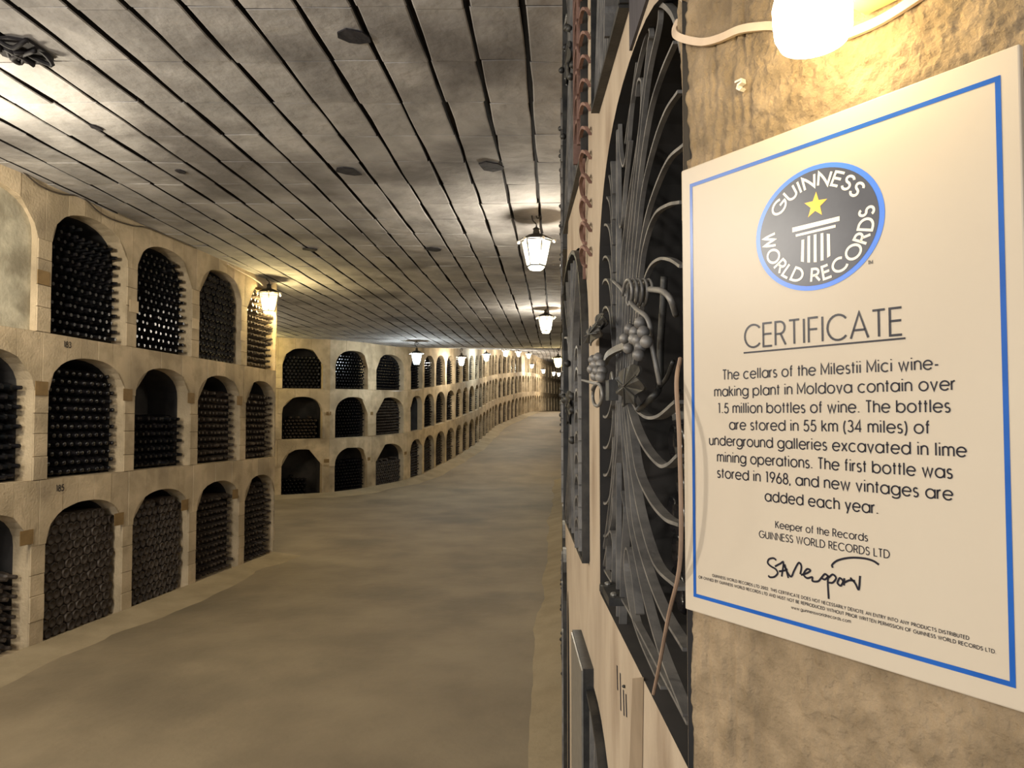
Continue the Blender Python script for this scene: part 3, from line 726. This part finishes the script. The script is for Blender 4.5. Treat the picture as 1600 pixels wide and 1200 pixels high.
BL, BR_, BT, BB = mL, pwid - mL, bx[0][1], (cp2(1082, 931)[1] + cp2(1583, 1075)[1]) / 2
bwid = .0034
mb = MB(); h_ = .0003
def rect(mb, u0, v0, u1, v1, d=h_):
    mb.add([cw(u0, v0, d), cw(u1, v0, d), cw(u1, v1, d), cw(u0, v1, d)], [(0, 1, 2, 3)])
rect(mb, BL, BT, BR_, BT - bwid); rect(mb, BL, BB, BR_, BB + bwid); rect(mb, BL, BB + bwid, BL + bwid, BT - bwid); rect(mb, BR_ - bwid, BB + bwid, BR_, BT - bwid)
mb.obj('blue_border', 'blue', cert)

# ---- stroke lettering (geometric sans)
def arc(cx, cy, rx, ry, a0, a1):
    n = max(4, int(abs(a1 - a0) / 15)); return [(cx + rx * math.cos(math.radians(a0 + (a1 - a0) * i / n)), cy + ry * math.sin(math.radians(a0 + (a1 - a0) * i / n))) for i in range(n + 1)]
ln = lambda *a: [(a[i], a[i + 1]) for i in range(0, len(a), 2)]
X = .72; r_ = .36
O_ = arc(r_, r_, r_, r_, 0, 360)
G = {
 'o': (.72, [O_]), 'a': (.72, [O_, ln(.72, 0, .72, .72)]), 'b': (.72, [O_, ln(0, 0, 0, 1)]), 'd': (.72, [O_, ln(.72, 0, .72, 1)]),
 'p': (.72, [O_, ln(0, -.27, 0, .72)]), 'q': (.72, [O_, ln(.72, -.27, .72, .72)]), 'c': (.64, [arc(r_, r_, r_, r_, 48, 312)]),
 'e': (.70, [arc(r_, r_, r_, r_, 3, 322), ln(.01, .375, .72, .375)]), 'g': (.72, [O_, ln(.72, .72, .72, -.03) + arc(.36, -.03, .36, .25, 0, -150)[1:]]),
 'f': (.26, [ln(.10, 0, .10, .84) + arc(.25, .84, .15, .16, 180, 95)[1:], ln(-.02, .70, .25, .70)]),
 'h': (.52, [ln(0, 0, 0, 1), arc(.26, .46, .26, .26, 180, 0) + [(.52, 0)]]), 'n': (.52, [ln(0, 0, 0, .72), arc(.26, .46, .26, .26, 180, 0) + [(.52, 0)]]),
 'm': (.86, [ln(0, 0, 0, .72), arc(.215, .50, .215, .22, 180, 0) + [(.43, 0)], arc(.645, .50, .215, .22, 180, 0) + [(.86, 0)]]),
 'i': (.0, [ln(0, 0, 0, .72), ln(0, .93, 0, 1.02)]), 'l': (0, [ln(0, 0, 0, 1)]), 'k': (.46, [ln(0, 0, 0, 1), ln(.42, .72, .02, .33), ln(.14, .45, .48, 0)]),
 'r': (.26, [ln(0, 0, 0, .72), arc(.26, .44, .26, .27, 180, 90)]), 's': (.38, [arc(.19, .535, .165, .175, 35, 270) + arc(.19, .18, .19, .18, 90, -145)[1:]]),
 't': (.22, [ln(.10, 0, .10, .95), ln(-.03, .70, .25, .70)]), 'u': (.52, [ln(0, .72, 0, .26) + arc(.26, .26, .26, .26, 180, 360)[1:], ln(.52, .72, .52, 0)]),
 'v': (.52, [ln(0, .72, .26, 0, .52, .72)]), 'w': (.84, [ln(0, .72, .22, 0, .42, .70, .62, 0, .84, .72)]), 'x': (.5, [ln(0, 0, .5, .72), ln(0, .72, .5, 0)]),
 'y': (.52, [ln(0, .72, .27, .02), ln(.52, .72, .15, -.27)]), '.': (0.02, [ln(0, 0, 0, .09)]), ',': (.04, [ln(.03, .09, -.02, -.13)]), '-': (.26, [ln(0, .32, .28, .32)]),
 '(': (.16, [arc(.36, .38, .36, .72, 125, 235)]), ')': (.16, [arc(-.20, .38, .36, .72, 55, -55)]), '1': (.28, [ln(.04, .98, .20, .98, .20, 0)]),
 '2': (.5, [arc(.25, .73, .24, .26, 170, -30) + ln(0.02, .02, .5, .02)]), '0': (.52, [arc(.26, .5, .26, .5, 0, 360)]),
 '3': (.5, [arc(.24, .76, .21, .23, 150, -90) + arc(.24, .27, .26, .26, 90, -150)[1:]]), '4': (.56, [ln(.42, 0, .42, 1, 0, .27, .56, .27)]),
 '5': (.52, [ln(.48, .98, .13, .98, .06, .56) + arc(.24, .31, .27, .31, 125, -150)]), '6': (.54, [arc(.27, .29, .27, .29, 0, 360), ln(.04, .42, .36, 1)]),
 '8': (.52, [arc(.26, .76, .20, .23, 0, 360), arc(.26, .27, .26, .27, 0, 360)]), '9': (.54, [arc(.27, .71, .27, .29, 0, 360), ln(.50, .58, .18, 0)]),
 'A': (.74, [ln(0, 0, .37, 1, .74, 0), ln(.12, .32, .62, .32)]), 'B': (.52, [ln(0, 0, 0, 1, .24, 1) + arc(.24, .76, .22, .24, 90, -90)[1:], ln(0, .52, .26, .52) + arc(.26, .26, .26, .26, 90, -90)[1:] + [(0, 0)]]),
 'C': (.84, [arc(.48, .5, .48, .5, 42, 318)]), 'D': (.70, [ln(0, 0, 0, 1, .22, 1) + arc(.22, .5, .48, .5, 90, -90)[1:] + [(0, 0)]]),
 'E': (.46, [ln(.46, 1, 0, 1, 0, 0, .46, 0), ln(0, .53, .44, .53)]), 'F': (.42, [ln(.44, 1, 0, 1, 0, 0), ln(0, .53, .40, .53)]),
 'G': (.92, [arc(.48, .5, .48, .5, 45, 360) + [(.56, .5)]]), 'H': (.6, [ln(0, 0, 0, 1), ln(.6, 0, .6, 1), ln(0, .52, .6, .52)]), 'I': (0, [ln(0, 0, 0, 1)]),
 'K': (.56, [ln(0, 0, 0, 1), ln(.52, 1, .03, .45), ln(.16, .6, .58, 0)]), 'L': (.40, [ln(0, 1, 0, 0, .42, 0)]), 'M': (.80, [ln(0, 0, 0, 1, .40, .18, .80, 1, .80, 0)]),
 'N': (.64, [ln(0, 0, 0, 1, .64, 0, .64, 1)]), 'O': (.96, [arc(.48, .5, .48, .5, 0, 360)]), 'P': (.48, [ln(0, 0, 0, 1, .22, 1) + arc(.22, .74, .26, .26, 90, -90)[1:] + [(0, .48)]]),
 'R': (.52, [ln(0, 0, 0, 1, .22, 1) + arc(.22, .74, .26, .26, 90, -90)[1:] + [(0, .48)], ln(.26, .48, .52, 0)]), 'S': (.46, [arc(.23, .76, .21, .24, 25, 270) + arc(.23, .26, .23, .26, 90, -155)[1:]]),
 'T': (.50, [ln(0, 1, .5, 1), ln(.25, 1, .25, 0)]), 'U': (.58, [ln(0, 1, 0, .29) + arc(.29, .29, .29, .29, 180, 360)[1:] + [(.58, 1)]]), 'V': (.62, [ln(0, 1, .31, 0, .62, 1)]),
 'W': (1.0, [ln(0, 1, .26, 0, .50, 1, .74, 0, 1.0, 1)]), 'X': (.6, [ln(0, 0, .6, 1), ln(0, 1, .6, 0)]), 'Y': (.6, [ln(0, 1, .3, .48, .6, 1), ln(.3, .48, .3, 0)]), 'Q': (.96, [arc(.48, .5, .48, .5, 0, 360), ln(.6, .3, .95, 0)])}
def strokes(text, sp=.16, space=.32):
    x = 0; out = []; EX = {'i': .035, 'l': .035, 'I': .04, 't': .01, 'r': -.03, '.': .06, '1': .03}
    for ch in text:
        if ch == ' ': x += space; continue
        w, ss = G[ch]; x += EX.get(ch, 0)
        for s in ss: out.append([(x + a, b) for a, b in s])
        x += w + sp + EX.get(ch, 0)
    return out, x - sp
def ribbon(mb, pts, w, d):
    """flat stroke of width w; pts in plate coordinates (u, v)"""
    n = len(pts); closed = n > 3 and math.hypot(pts[0][0] - pts[-1][0], pts[0][1] - pts[-1][1]) < 1e-6
    Lf, Rt = [], []
    for i, (x, y) in enumerate(pts):
        a = pts[i - 1] if i else (pts[-2] if closed else None); b = pts[i + 1] if i < n - 1 else (pts[1] if closed else None)
        t1 = (x - a[0], y - a[1]) if a else None; t2 = (b[0] - x, b[1] - y) if b else None
        def nm(t):
            l = math.hypot(*t) or 1; return (t[0] / l, t[1] / l)
        t1 = nm(t1) if t1 else None; t2 = nm(t2) if t2 else None
        if t1 and t2:
            tx, ty = t1[0] + t2[0], t1[1] + t2[1]; l = math.hypot(tx, ty)
            if l < .3: tx, ty, k = t2[0], t2[1], 1
            else: tx, ty = tx / l, ty / l; k = min(2.2, 1 / max(.3, tx * t2[0] + ty * t2[1]))
        else: tx, ty = t1 or t2; k = 1
        e = w / 2 * k; Lf.append((x - ty * e, y + tx * e)); Rt.append((x + ty * e, y - tx * e))
    vs = [cw(*p, d) for p in Lf] + [cw(*p, d) for p in Rt]
    mb.add(vs, [(i, n + i, n + i + 1, i + 1) for i in range(n - 1)])
def line(text, pl_, pr_, cap, wt=.09, name='printed_line', m='ink', sp=.17, space=.36):
    (u0, v0), (u1, v1) = cp2(*pl_), cp2(*pr_); st, w = strokes(text, sp, space)
    sx = (u1 - u0) / w; v = (v0 + v1) / 2; mb = MB()
    for i, s in enumerate(st): ribbon(mb, [(u0 + x * sx, v0 + (v1 - v0) * x / w + y * cap) for x, y in s], wt * cap, .0004)
    k = len(mb.v); mb.obj(name, m, cert)
    return u1 - u0
def C2(a, b): return (1060 + a / 2.963, 460 + b / 2.963)
def C3(a, b): return (1060 + a / 2.857, 780 + b / 2.857)
def vh(px, y0, y1): return cp2(px, y0)[1] - cp2(px, y1)[1]
capC = vh(1405, 460 + 62 / 2.963, 460 + 188 / 2.963); capT = vh(1500 - 60, 460 + 300 / 2.963, 460 + 355 / 2.963) * .98
line('CERTIFICATE', C2(309, 248), C2(1036, 186), capC, .088, sp=.19)
(u0, v0), (u1, v1) = cp2(*C2(303, 271)), cp2(*C2(1052, 203)); mb = MB(); ribbon(mb, [(u0, v0), (u1, v1)], .0014, .0004); mb.obj('underline', 'ink', cert)
capT = vh(1240, 460 + 415 / 2.963, 460 + 464 / 2.963)
CT = capT
for txt, a, b in (("The cellars of the Milestii Mici wine-", (207, 395), (1203, 345)), ("making plant in Moldova contain over", (169, 472), (1280, 442)),
                  ("1.5 million bottles of wine. The bottles", (184, 549), (1258, 545)), ("are stored in 55 km (34 miles) of", (238, 625), (1163, 644)),
                  ("underground galleries excavated in lime", (145, 696), (1333, 752)), ("mining operations. The first bottle was", (182, 773), (1268, 852)),
                  ("stored in 1968, and new vintages are", (182, 847), (1270, 953)), ("added each year.", (403, 956), (926, 1016))):
    line(txt, C2(*a), C2(*b), CT, .13, sp=.225, space=.42)
line('Keeper of the Records', C3(435, 128), C3(845, 188), CT * .66, .125, sp=.23, space=.42)
line('GUINNESS WORLD RECORDS LTD', C3(362, 170), C3(943, 264), CT * .66, .125, sp=.23, space=.42)
line('GUINNESS WORLD RECORDS LTD 2002. THIS CERTIFICATE DOES NOT NECESSARILY DENOTE AN ENTRY INTO ANY PRODUCTS DISTRIBUTED', C3(153, 345), C3(1298, 628), CT * .27, .17, sp=.28, space=.45)
line('OR OWNED BY GUINNESS WORLD RECORDS LTD AND MUST NOT BE REPRODUCED WITHOUT PRIOR WRITTEN PERMISSION OF GUINNESS WORLD RECORDS LTD.', C3(92, 352), C3(1420, 690), CT * .27, .17, sp=.28, space=.45)
line('www.guinnessworldrecords.com', C3(505, 488), C3(770, 552), CT * .27, .15, sp=.24)
sig = MB()
for s in ([(438, 272), (425, 263), (405, 268), (400, 285), (415, 300), (435, 312), (444, 330), (430, 346), (410, 348), (402, 340)],
          [(432, 300), (455, 288), (470, 283), (462, 345)], [(450, 322), (475, 318), (488, 312)], [(475, 290), (492, 352)], [(470, 290), (490, 330), (505, 345), (518, 318), (538, 284), (550, 300), (545, 335)],
          [(548, 338), (575, 330), (590, 318), (575, 312), (560, 335), (575, 352), (598, 348), (600, 365), (625, 366), (640, 350)],
          [(640, 350), (655, 334), (668, 345), (655, 358), (640, 352)], [(672, 340), (668, 370), (672, 445)], [(672, 350), (690, 336), (705, 352), (690, 372), (672, 372)],
          [(712, 368), (722, 352), (736, 366), (726, 386), (712, 376), (712, 368)], [(742, 352), (740, 385)], [(742, 372), (765, 362), (790, 365)], [(768, 350), (790, 375), (806, 402), (812, 342)],
          [(690, 306), (688, 292), (715, 272), (770, 261), (830, 264), (870, 275), (896, 292)]):
    q = smooth_pts([Vector((*cp2(*C3(*p)), 0)) for p in s], 5); ribbon(sig, [(p.x, p.y) for p in q], .0016, .0004)
sig.obj('signature', 'ink', cert)
# ---- round emblem
C1 = lambda a, b: cp2(1160 + a / 4.8, 230 + b / 4.8)
eL, eR, eT, eB = C1(105, 700), C1(1070, 440), C1(700, 90), C1(480, 1080)
ec = ((eL[0] + eR[0]) / 2, (eT[1] + eB[1]) / 2); er = .0502; ex = ((eR[0] - eL[0]) / 2) / er
print('emblem', ec, (eR[0] - eL[0]) / 2, (eT[1] - eB[1]) / 2, 'C0', C0, 'cap', CT)
def disc(r, d, name, m, n=72):
    mb = MB(); mb.add([cw(ec[0] + ex * r * math.cos(2 * math.pi * i / n), ec[1] + r * math.sin(2 * math.pi * i / n), d) for i in range(n)], [tuple(range(n))]); mb.obj(name, m, cert)
disc(er, .0003, 'emblem_ring', 'logo_blue'); disc(er * .925, .0005, 'emblem_disc', 'logo_dark')
sr = MB(); sc_ = C1(552, 436); rs = er * .215; pts = []
for i in range(10):
    a = math.radians(90 - 4 + i * 36); r = rs if i % 2 == 0 else rs * .42; pts.append(cw(sc_[0] + r * math.cos(a), sc_[1] + r * math.sin(a), .0007))
sr.add(pts + [cw(*sc_, .0007)], [(10, i, (i + 1) % 10) for i in range(10)]); sr.obj('emblem_star', 'yellow', cert)
for Q in (((378, 605), (733, 518), (733, 553), (378, 640)), ((403, 655), (703, 582), (703, 603), (405, 673)), ((447, 697), (468, 692), (466, 862), (443, 858)), ((492, 668), (513, 663), (512, 866), (491, 866)),
          ((539, 657), (560, 652), (562, 862), (539, 863)), ((590, 648), (611, 643), (613, 848), (590, 853)), ((637, 650), (661, 652), (664, 815), (640, 830))):
    MB().add([cw(*C1(*p), .0007) for p in Q], [(0, 1, 2, 3)]).obj('emblem_bar', 'white', cert)
def ringtext(text, a0, a1, flip, cap, rb, wt=.20):
    st, w = strokes(text, .24, .40); mb = MB()
    for s in st:
        q = []
        for i in range(len(s) - 1):      # subdivide so straights bend with the ring
            for k in range(4): q.append((s[i][0] + (s[i + 1][0] - s[i][0]) * k / 4, s[i][1] + (s[i + 1][1] - s[i][1]) * k / 4))
        q.append(s[-1])
        out = []
        for x, y in q:
            a = math.radians(a0 + (a1 - a0) * x / w); r = rb + (cap * y if not flip else -cap * y)
            out.append((ec[0] + ex * r * math.cos(a), ec[1] + r * math.sin(a)))
        ribbon(mb, out, wt * cap, .0007)
    mb.obj('emblem_lettering', 'white', cert)
def ang(a, b):
    p = C1(a, b); return math.degrees(math.atan2(p[1] - ec[1], (p[0] - ec[0]) / ex))
aG0, aG1 = ang(240, 500), ang(885, 335)
ringtext('GUINNESS', aG0, aG1, False, er * .20, er * .66)
aW0, aR1 = ang(200, 655), ang(940, 455)
if aW0 < 0: aW0 += 360
aW0 = aW0 if aW0 > 90 else aW0 + 360; aR1 = aR1 + 360 if aR1 < 90 else aR1
ringtext('WORLD RECORDS', aW0, aR1, True, er * .20, er * .86)
print('angles', aG0, aG1, aW0, aR1)
tm = MB(); (tu, tv) = C1(945, 880)
for s in strokes('TM', .15)[0]: ribbon(tm, [(tu + x * .0024, tv + y * .0026) for x, y in s], .0005, .0004)
tm.obj('trademark_print', 'ink', cert)
MB().box(cw(-.0035, -.022, -.012), (.004, .004, .024), (EU, EN, EZ)).obj('mounting_bracket', 'stone', cert)
for (u, v) in ((.012, -.012),): pass
settle(cert)

# ------------------------------------------------------------------ wall lamp above the certificate
BP = Vector((0, 0, EYE)) + ray(1269, 26) * .545
lp = empty('wall_lamp', 'lit round opal bulb in a brown holder above the certificate', 'lamp', BP)
ax = (EZ * 1 + EU * -.05).normalized(); br = .0277
prof = [(0, -.024), (br * .55, -.0235), (br * .85, -.020), (br * .98, -.012), (br, -.002), (br, .010), (br * .9, .020), (br * .7, .028)]
MB().lathe(prof, BP, ax, 28).obj('bulb', 'led', lp, True)
MB().lathe([(.021, .024), (.023, .026), (.023, .055), (.018, .060), (.018, .075)], BP, ax, 24).obj('holder', 'socket', lp, True)
MB().box(BP - EN * .036 + EZ * .030 + EU * .030, (.022, .020, .016), (EU, EN, EZ)).obj('junction_box', 'box', lp)
MB().tube(smooth_pts([BP + EZ * .07, BP + EZ * .085 - EN * .03, BP + EZ * .06 - EN * .055]), .006).obj('arm', 'socket', lp, True)
settle(lp)
def wp(px, py, d=.004): return on_plane(px, py, PW + EN * d, EN)
MB().sweep(smooth_pts([wp(1062, 30, -.008), wp(1055, 46, -.004), wp(1058, 56), wp(1076, 63), wp(1100, 66), wp(1125, 60), wp(1155, 47), wp(1185, 42), wp(1215, 42), wp(1250, 55), wp(1300, 62), wp(1335, 50), wp(1370, 35), wp(1400, 18), wp(1440, -8)], 5), [(-.0036, -.0018), (.0036, -.0018), (.0036, .0018), (-.0036, .0018)], EN).obj('flat_cable', 'cable', None, label='flat cream cable looping across the stucco behind the opal bulb', cat='cable')
cl = MB(); c = wp(1156, 135, .0035)
q = [c + EU * (-.0035) + EZ * .0045, c + EU * .004 + EZ * .0045, c + EU * .004 + EZ * .002, c + EU * .000 + EZ * .001, c + EU * (-.001) - EZ * .002, c + EU * .002 - EZ * .0045, c + EU * .0038 - EZ * .003]
cl.sweep(q, [(-.0010, -.003), (.0010, -.003), (.0010, .003), (-.0010, .003)], EN).obj('cable_clip', 'knob', None, label='small white hooked cable clip nailed to the stucco', cat='clip')
MB().tube(smooth_pts([on_x(1063, 560, XW - .004), on_x(1057, 600, XW - .012), on_x(1062, 700, XW - .014), on_x(1063, 870, XW - .012), on_x(1045, 960, XW - .012), on_x(1030, 1040, XW - .008), on_x(1021, 1084, XW - .004)]), .0021, 7).obj('brown_cord', 'cord', None, label='thin brown cord hanging slantwise in front of the grille', cat='cord')

# ------------------------------------------------------------------ niche tags and cables on the left wall
def tag_at(px, py, w, h, m, lab, path=L1):
    lo, hi = 0, path.len; u = s_at_px(path, px); q = path.xy(u); z = EYE + (ray(px, py).z / ray(px, py).y) * q.y - path.el(q.y)
    P = path.P; mb = MB()
    mb.prism([P(u - w / 2, z - h / 2, -.002), P(u + w / 2, z - h / 2, -.002), P(u + w / 2, z + h / 2, -.002), P(u - w / 2, z + h / 2, -.002)], P(u, 0, -.006) - P(u, 0, -.002))
    mb.obj('niche_tag', m, None, label=lab, cat='tag', group='niche tags on the piers')
T_ = [(46, 840, 'plaque', 'brown tag on the first pier, bottom tier'), (64, 607, 'plaque', 'brown tag on the first pier, middle tier'), (63, 434, 'plaque', 'brown tag on the first pier, top tier'),
      (189, 811, 'plaque', 'brown tag on the second pier, bottom tier'), (199, 617, 'plaque', 'brown tag on the second pier, middle tier'), (206, 479, 'plaque_pale', 'pale tag on the second pier, top tier'),
      (291, 789, 'plaque', 'brown tag on the third pier, bottom tier'), (298, 622, 'plaque', 'brown tag on the third pier, middle tier'), (303, 506, 'plaque_pale', 'pale tag on the third pier, top tier'),
      (369, 772, 'plaque', 'brown tag on the fourth pier, bottom tier'), (374, 626, 'plaque', 'brown tag on the fourth pier, middle tier'), (378, 525, 'plaque_pale', 'pale tag on the fourth pier, top tier beside the lantern')]
for px, py, m, lab in T_: tag_at(px, py, .11, .095, m, lab + ' of the near left wall')
for px, py in ((514, 646), (511, 720), (581, 646), (577, 717), (634, 708)): tag_at(px, py, .10, .07, 'plaque', {514: 'brown tag in the middle tier, right of the half-filled niche past the cross gallery', 511: 'brown tag in the bottom tier, first pier past the cross gallery', 581: 'brown tag in the middle tier, second pier past the cross gallery', 577: 'brown tag in the bottom tier, second pier past the cross gallery', 634: 'brown tag in the bottom tier, third pier past the cross gallery'}[px], L2)
# stencilled numbers over the niches
def number(txt, px, py, h=.05):
    u = s_at_px(L1, px); q = L1.xy(u); z = EYE + (ray(px, py).z / ray(px, py).y) * q.y - L1.el(q.y); mb = MB(); st, w = strokes(txt, .2)
    for s in st:
        for a, b in zip(s, s[1:]):
            t = Vector((b[0] - a[0], b[1] - a[1])); 
            if t.length < 1e-6: continue
            n = Vector((-t.y, t.x)).normalized() * .09
            mb.add([L1.P(u + (x) * h, z + y * h, -.0045) for x, y in ((a[0] + n.x, a[1] + n.y), (b[0] + n.x, b[1] + n.y), (b[0] - n.x, b[1] - n.y), (a[0] - n.x, a[1] - n.y))], [(0, 1, 2, 3)])
    mb.obj('stencilled_number', 'soot', wl)
number('185', 90, 768, .042); number('183', 97, 542, .04)
def wallpt(px, py, d=-.02):
    u = s_at_px(L1, px); q = L1.P(u, 0, d); r = ray(px, py); return Vector((q.x, q.y, EYE + r.z / r.y * q.y))
MB().tube(smooth_pts([wallpt(a, b) for a, b in ((-30, 236), (0, 248), (25, 270), (50, 290), (83, 303), (117, 308), (143, 330), (167, 343), (200, 353), (222, 356), (262, 372), (300, 388))]), .006, 7).obj('wall_cable', 'cable_dark', None, label='sagging dark cable along the top of the left wall', cat='cable')
MB().tube(smooth_pts([wallpt(a, b, -.05) for a, b in ((345, 412), (362, 422), (378, 430), (392, 438), (402, 446))]), .008, 7).obj('lantern_cable', 'cable', None, label='pale lit cable running to the left-wall lantern', cat='cable')
# bundle of cable in the broken hole at the left of the ceiling
d = ray(34, 78); c = Vector((0, 0, EYE)) + d * ((3.10 + .05 - EYE) / d.z)
hb = empty('ceiling_cable_bundle', 'tangled black cable bundle hanging from a hole at the left of the ceiling', 'cable', c)
for i in range(7):
    pts = [c + Vector((R.uniform(-.09, .09), R.uniform(-.10, .10), R.uniform(-.04, .02))) for _ in range(6)]
    MB().tube(smooth_pts(pts, 5), .010, 6).obj('cable_loop', 'black', hb, True)
MB().prism([c + Vector((.10 * math.cos(q * .7) * R.uniform(.8, 1.2), .13 * math.sin(q * .7) * R.uniform(.8, 1.2), .003)) for q in range(9)], (0, 0, -.012)).obj('hole_mouth', 'black', hb)
MB().tube(smooth_pts([c + Vector((-.05, -.05, -.02)), c + Vector((-.16, -.12, -.04)), c + Vector((-.3, -.2, -.03))]), .016, 7).obj('cable_end', 'black', hb, True)
settle(hb)

# ------------------------------------------------------------------ lanterns
def make_lantern(cool=False):
    root = empty('hanging_lantern', '', 'lantern'); g = 'glow_cool' if cool else 'glow'
    def ring(r, z, k=6): return [Vector((r * math.cos(math.pi / 6 + q * math.pi / 3), r * math.sin(math.pi / 6 + q * math.pi / 3), z)) for q in range(k)]
    up_, lo_, bt = ring(.118, .10), ring(.072, -.095), ring(.050, -.125)
    for q in range(6):
        a, b, c, d = up_[q], up_[(q + 1) % 6], lo_[(q + 1) % 6], lo_[q]; MB().add([a * .985, b * .985, c * .985, d * .985], [(0, 1, 2, 3)]).obj('glass_pane', g, root)
        MB().tube([a, d], .0045, 5).obj('corner_bar', 'lantern', root)
    for L_, nm in ((up_, 'top_rim'), (lo_, 'bottom_rim')):
        MB().sweep(L_, [(-.0045, -.0045), (.0045, -.0045), (.0045, .0045), (-.0045, .0045)], (0, 0, 1), True).obj(nm, 'lantern', root)
    mb = MB()
    for q in range(6): mb.add([lo_[q] * .95 + Vector((0, 0, -.008)), lo_[(q + 1) % 6] * .95 + Vector((0, 0, -.008)), bt[(q + 1) % 6], bt[q]], [(0, 1, 2, 3)])
    mb.add(bt, [tuple(range(6))]); mb.obj('bottom_glass', g, root)
    MB().lathe([(.135, .102), (.13, .112), (.07, .145), (.028, .160), (.022, .19), (.03, .197), (.012, .21)], k=12).obj('cap', 'lantern', root)
    for q in range(6):
        p = ring(.142, .098)[q]; k = MB().lathe([(.014 * math.sin(math.pi * i / 6), -.014 * math.cos(math.pi * i / 6)) for i in range(7)], p, k=8).obj('knob', 'knob', root, True)
    MB().tube(smooth_pts([Vector((0, 0, .20)), Vector((0, 0, .235)), Vector((-.03, 0, .265)), Vector((-.035, 0, .31)), Vector((0, 0, .335)), Vector((.035, 0, .315)), Vector((.02, 0, .285)), Vector((0, 0, .30)), Vector((0, 0, .40))], 5), .006, 6).obj('hook', 'lantern', root, True)
    MB().lathe([(.035 * math.sin(math.pi * i / 6), -.045 * math.cos(math.pi * i / 6)) for i in range(7)], (0, 0, .01), k=10).obj('bulb', 'lampbulb', root, True)
    return root
LN = [(838, 397, 5.7, 1.0, 0, 'glass lantern hanging nearest, in front of the right wall below the ceiling'), (853, 507, 10.4, 1.0, 0, 'second lantern along the right wall, smaller, behind the nearest one'),
      (420, 473, 8.15, 1, 0, 'yellow-lit lantern hanging at the end of the near left wall'), (651, 560, 15.0, 1, 1, 'bluish lantern by the fourth niche column past the cross gallery'),
      (721, 564, 19.5, 1.0, 0, 'warm lantern right of the bluish one on the far left wall'), (760, 558, 23, .95, 1, 'small cool white lantern where the far wall starts to climb'),
      (790, 552, 26, .9, 0, 'first of three close small lanterns up the ramp'), (810, 553, 29, .9, 0, 'second of three close small lanterns up the ramp'), (826, 556, 32, .9, 0, 'third of three close small lanterns up the ramp'),
      (872, 566, 18, 1.0, 0, 'yellowish lantern close to the right wall in the distance'), (883, 562, 20.5, 1, 0, 'lantern half behind the right wall in the distance'),
      (831, 572, 36, .8, 0, 'tiny lantern at the crest of the ramp, leftmost'), (849, 580, 38, .9, 0, 'tiny lantern at the crest, second from left'), (865, 584, 41, .9, 0, 'tiny lantern at the crest, third from left'), (873, 585, 42, .9, 0, 'tiny lantern at the crest, fourth from left'), (881, 585, 43, .9, 0, 'tiny lantern at the crest, beside the right wall')]
w0, c0 = make_lantern(False), make_lantern(True); used = {0: False, 1: False}
for i, (px, py, y, s, cool, lab) in enumerate(LN):
    src = c0 if cool else w0
    if used[cool]: o = copy_tree(src)
    else: o = src; used[cool] = True
    p = at_y(px, py, y); o.location = p; o.rotation_euler.z = (.35, .1, .3)[i % 3]; o.scale = (s, s, s); o['label'] = lab; o['group'] = 'lanterns down the gallery'
    # hook reaches the ceiling
    l = bpy.data.lights.new('lantern_light', 'POINT'); l.energy = LAMP_W * (1.0 if y < 25 else 1.3) * (.8 if i < 2 else 1) * (.8 if i == 2 else 1)
    l.color = COOL if cool else (WARM if i not in (2, 9) else (1, .78, .36)); l.shadow_soft_size = .09
    lo = bpy.data.objects.new('lantern_light', l); lo.location = p + Vector((0, 0, -.01)); COL.objects.link(lo)
    top = 3.10 + elev(p.y); z0_ = p.z + .39 * s
    if top - z0_ > .01: MB().tube([Vector((p.x, p.y, z0_)) - p, Vector((p.x, p.y, top + .01)) - p], .006, 6).obj('drop_rod', 'lantern', o)
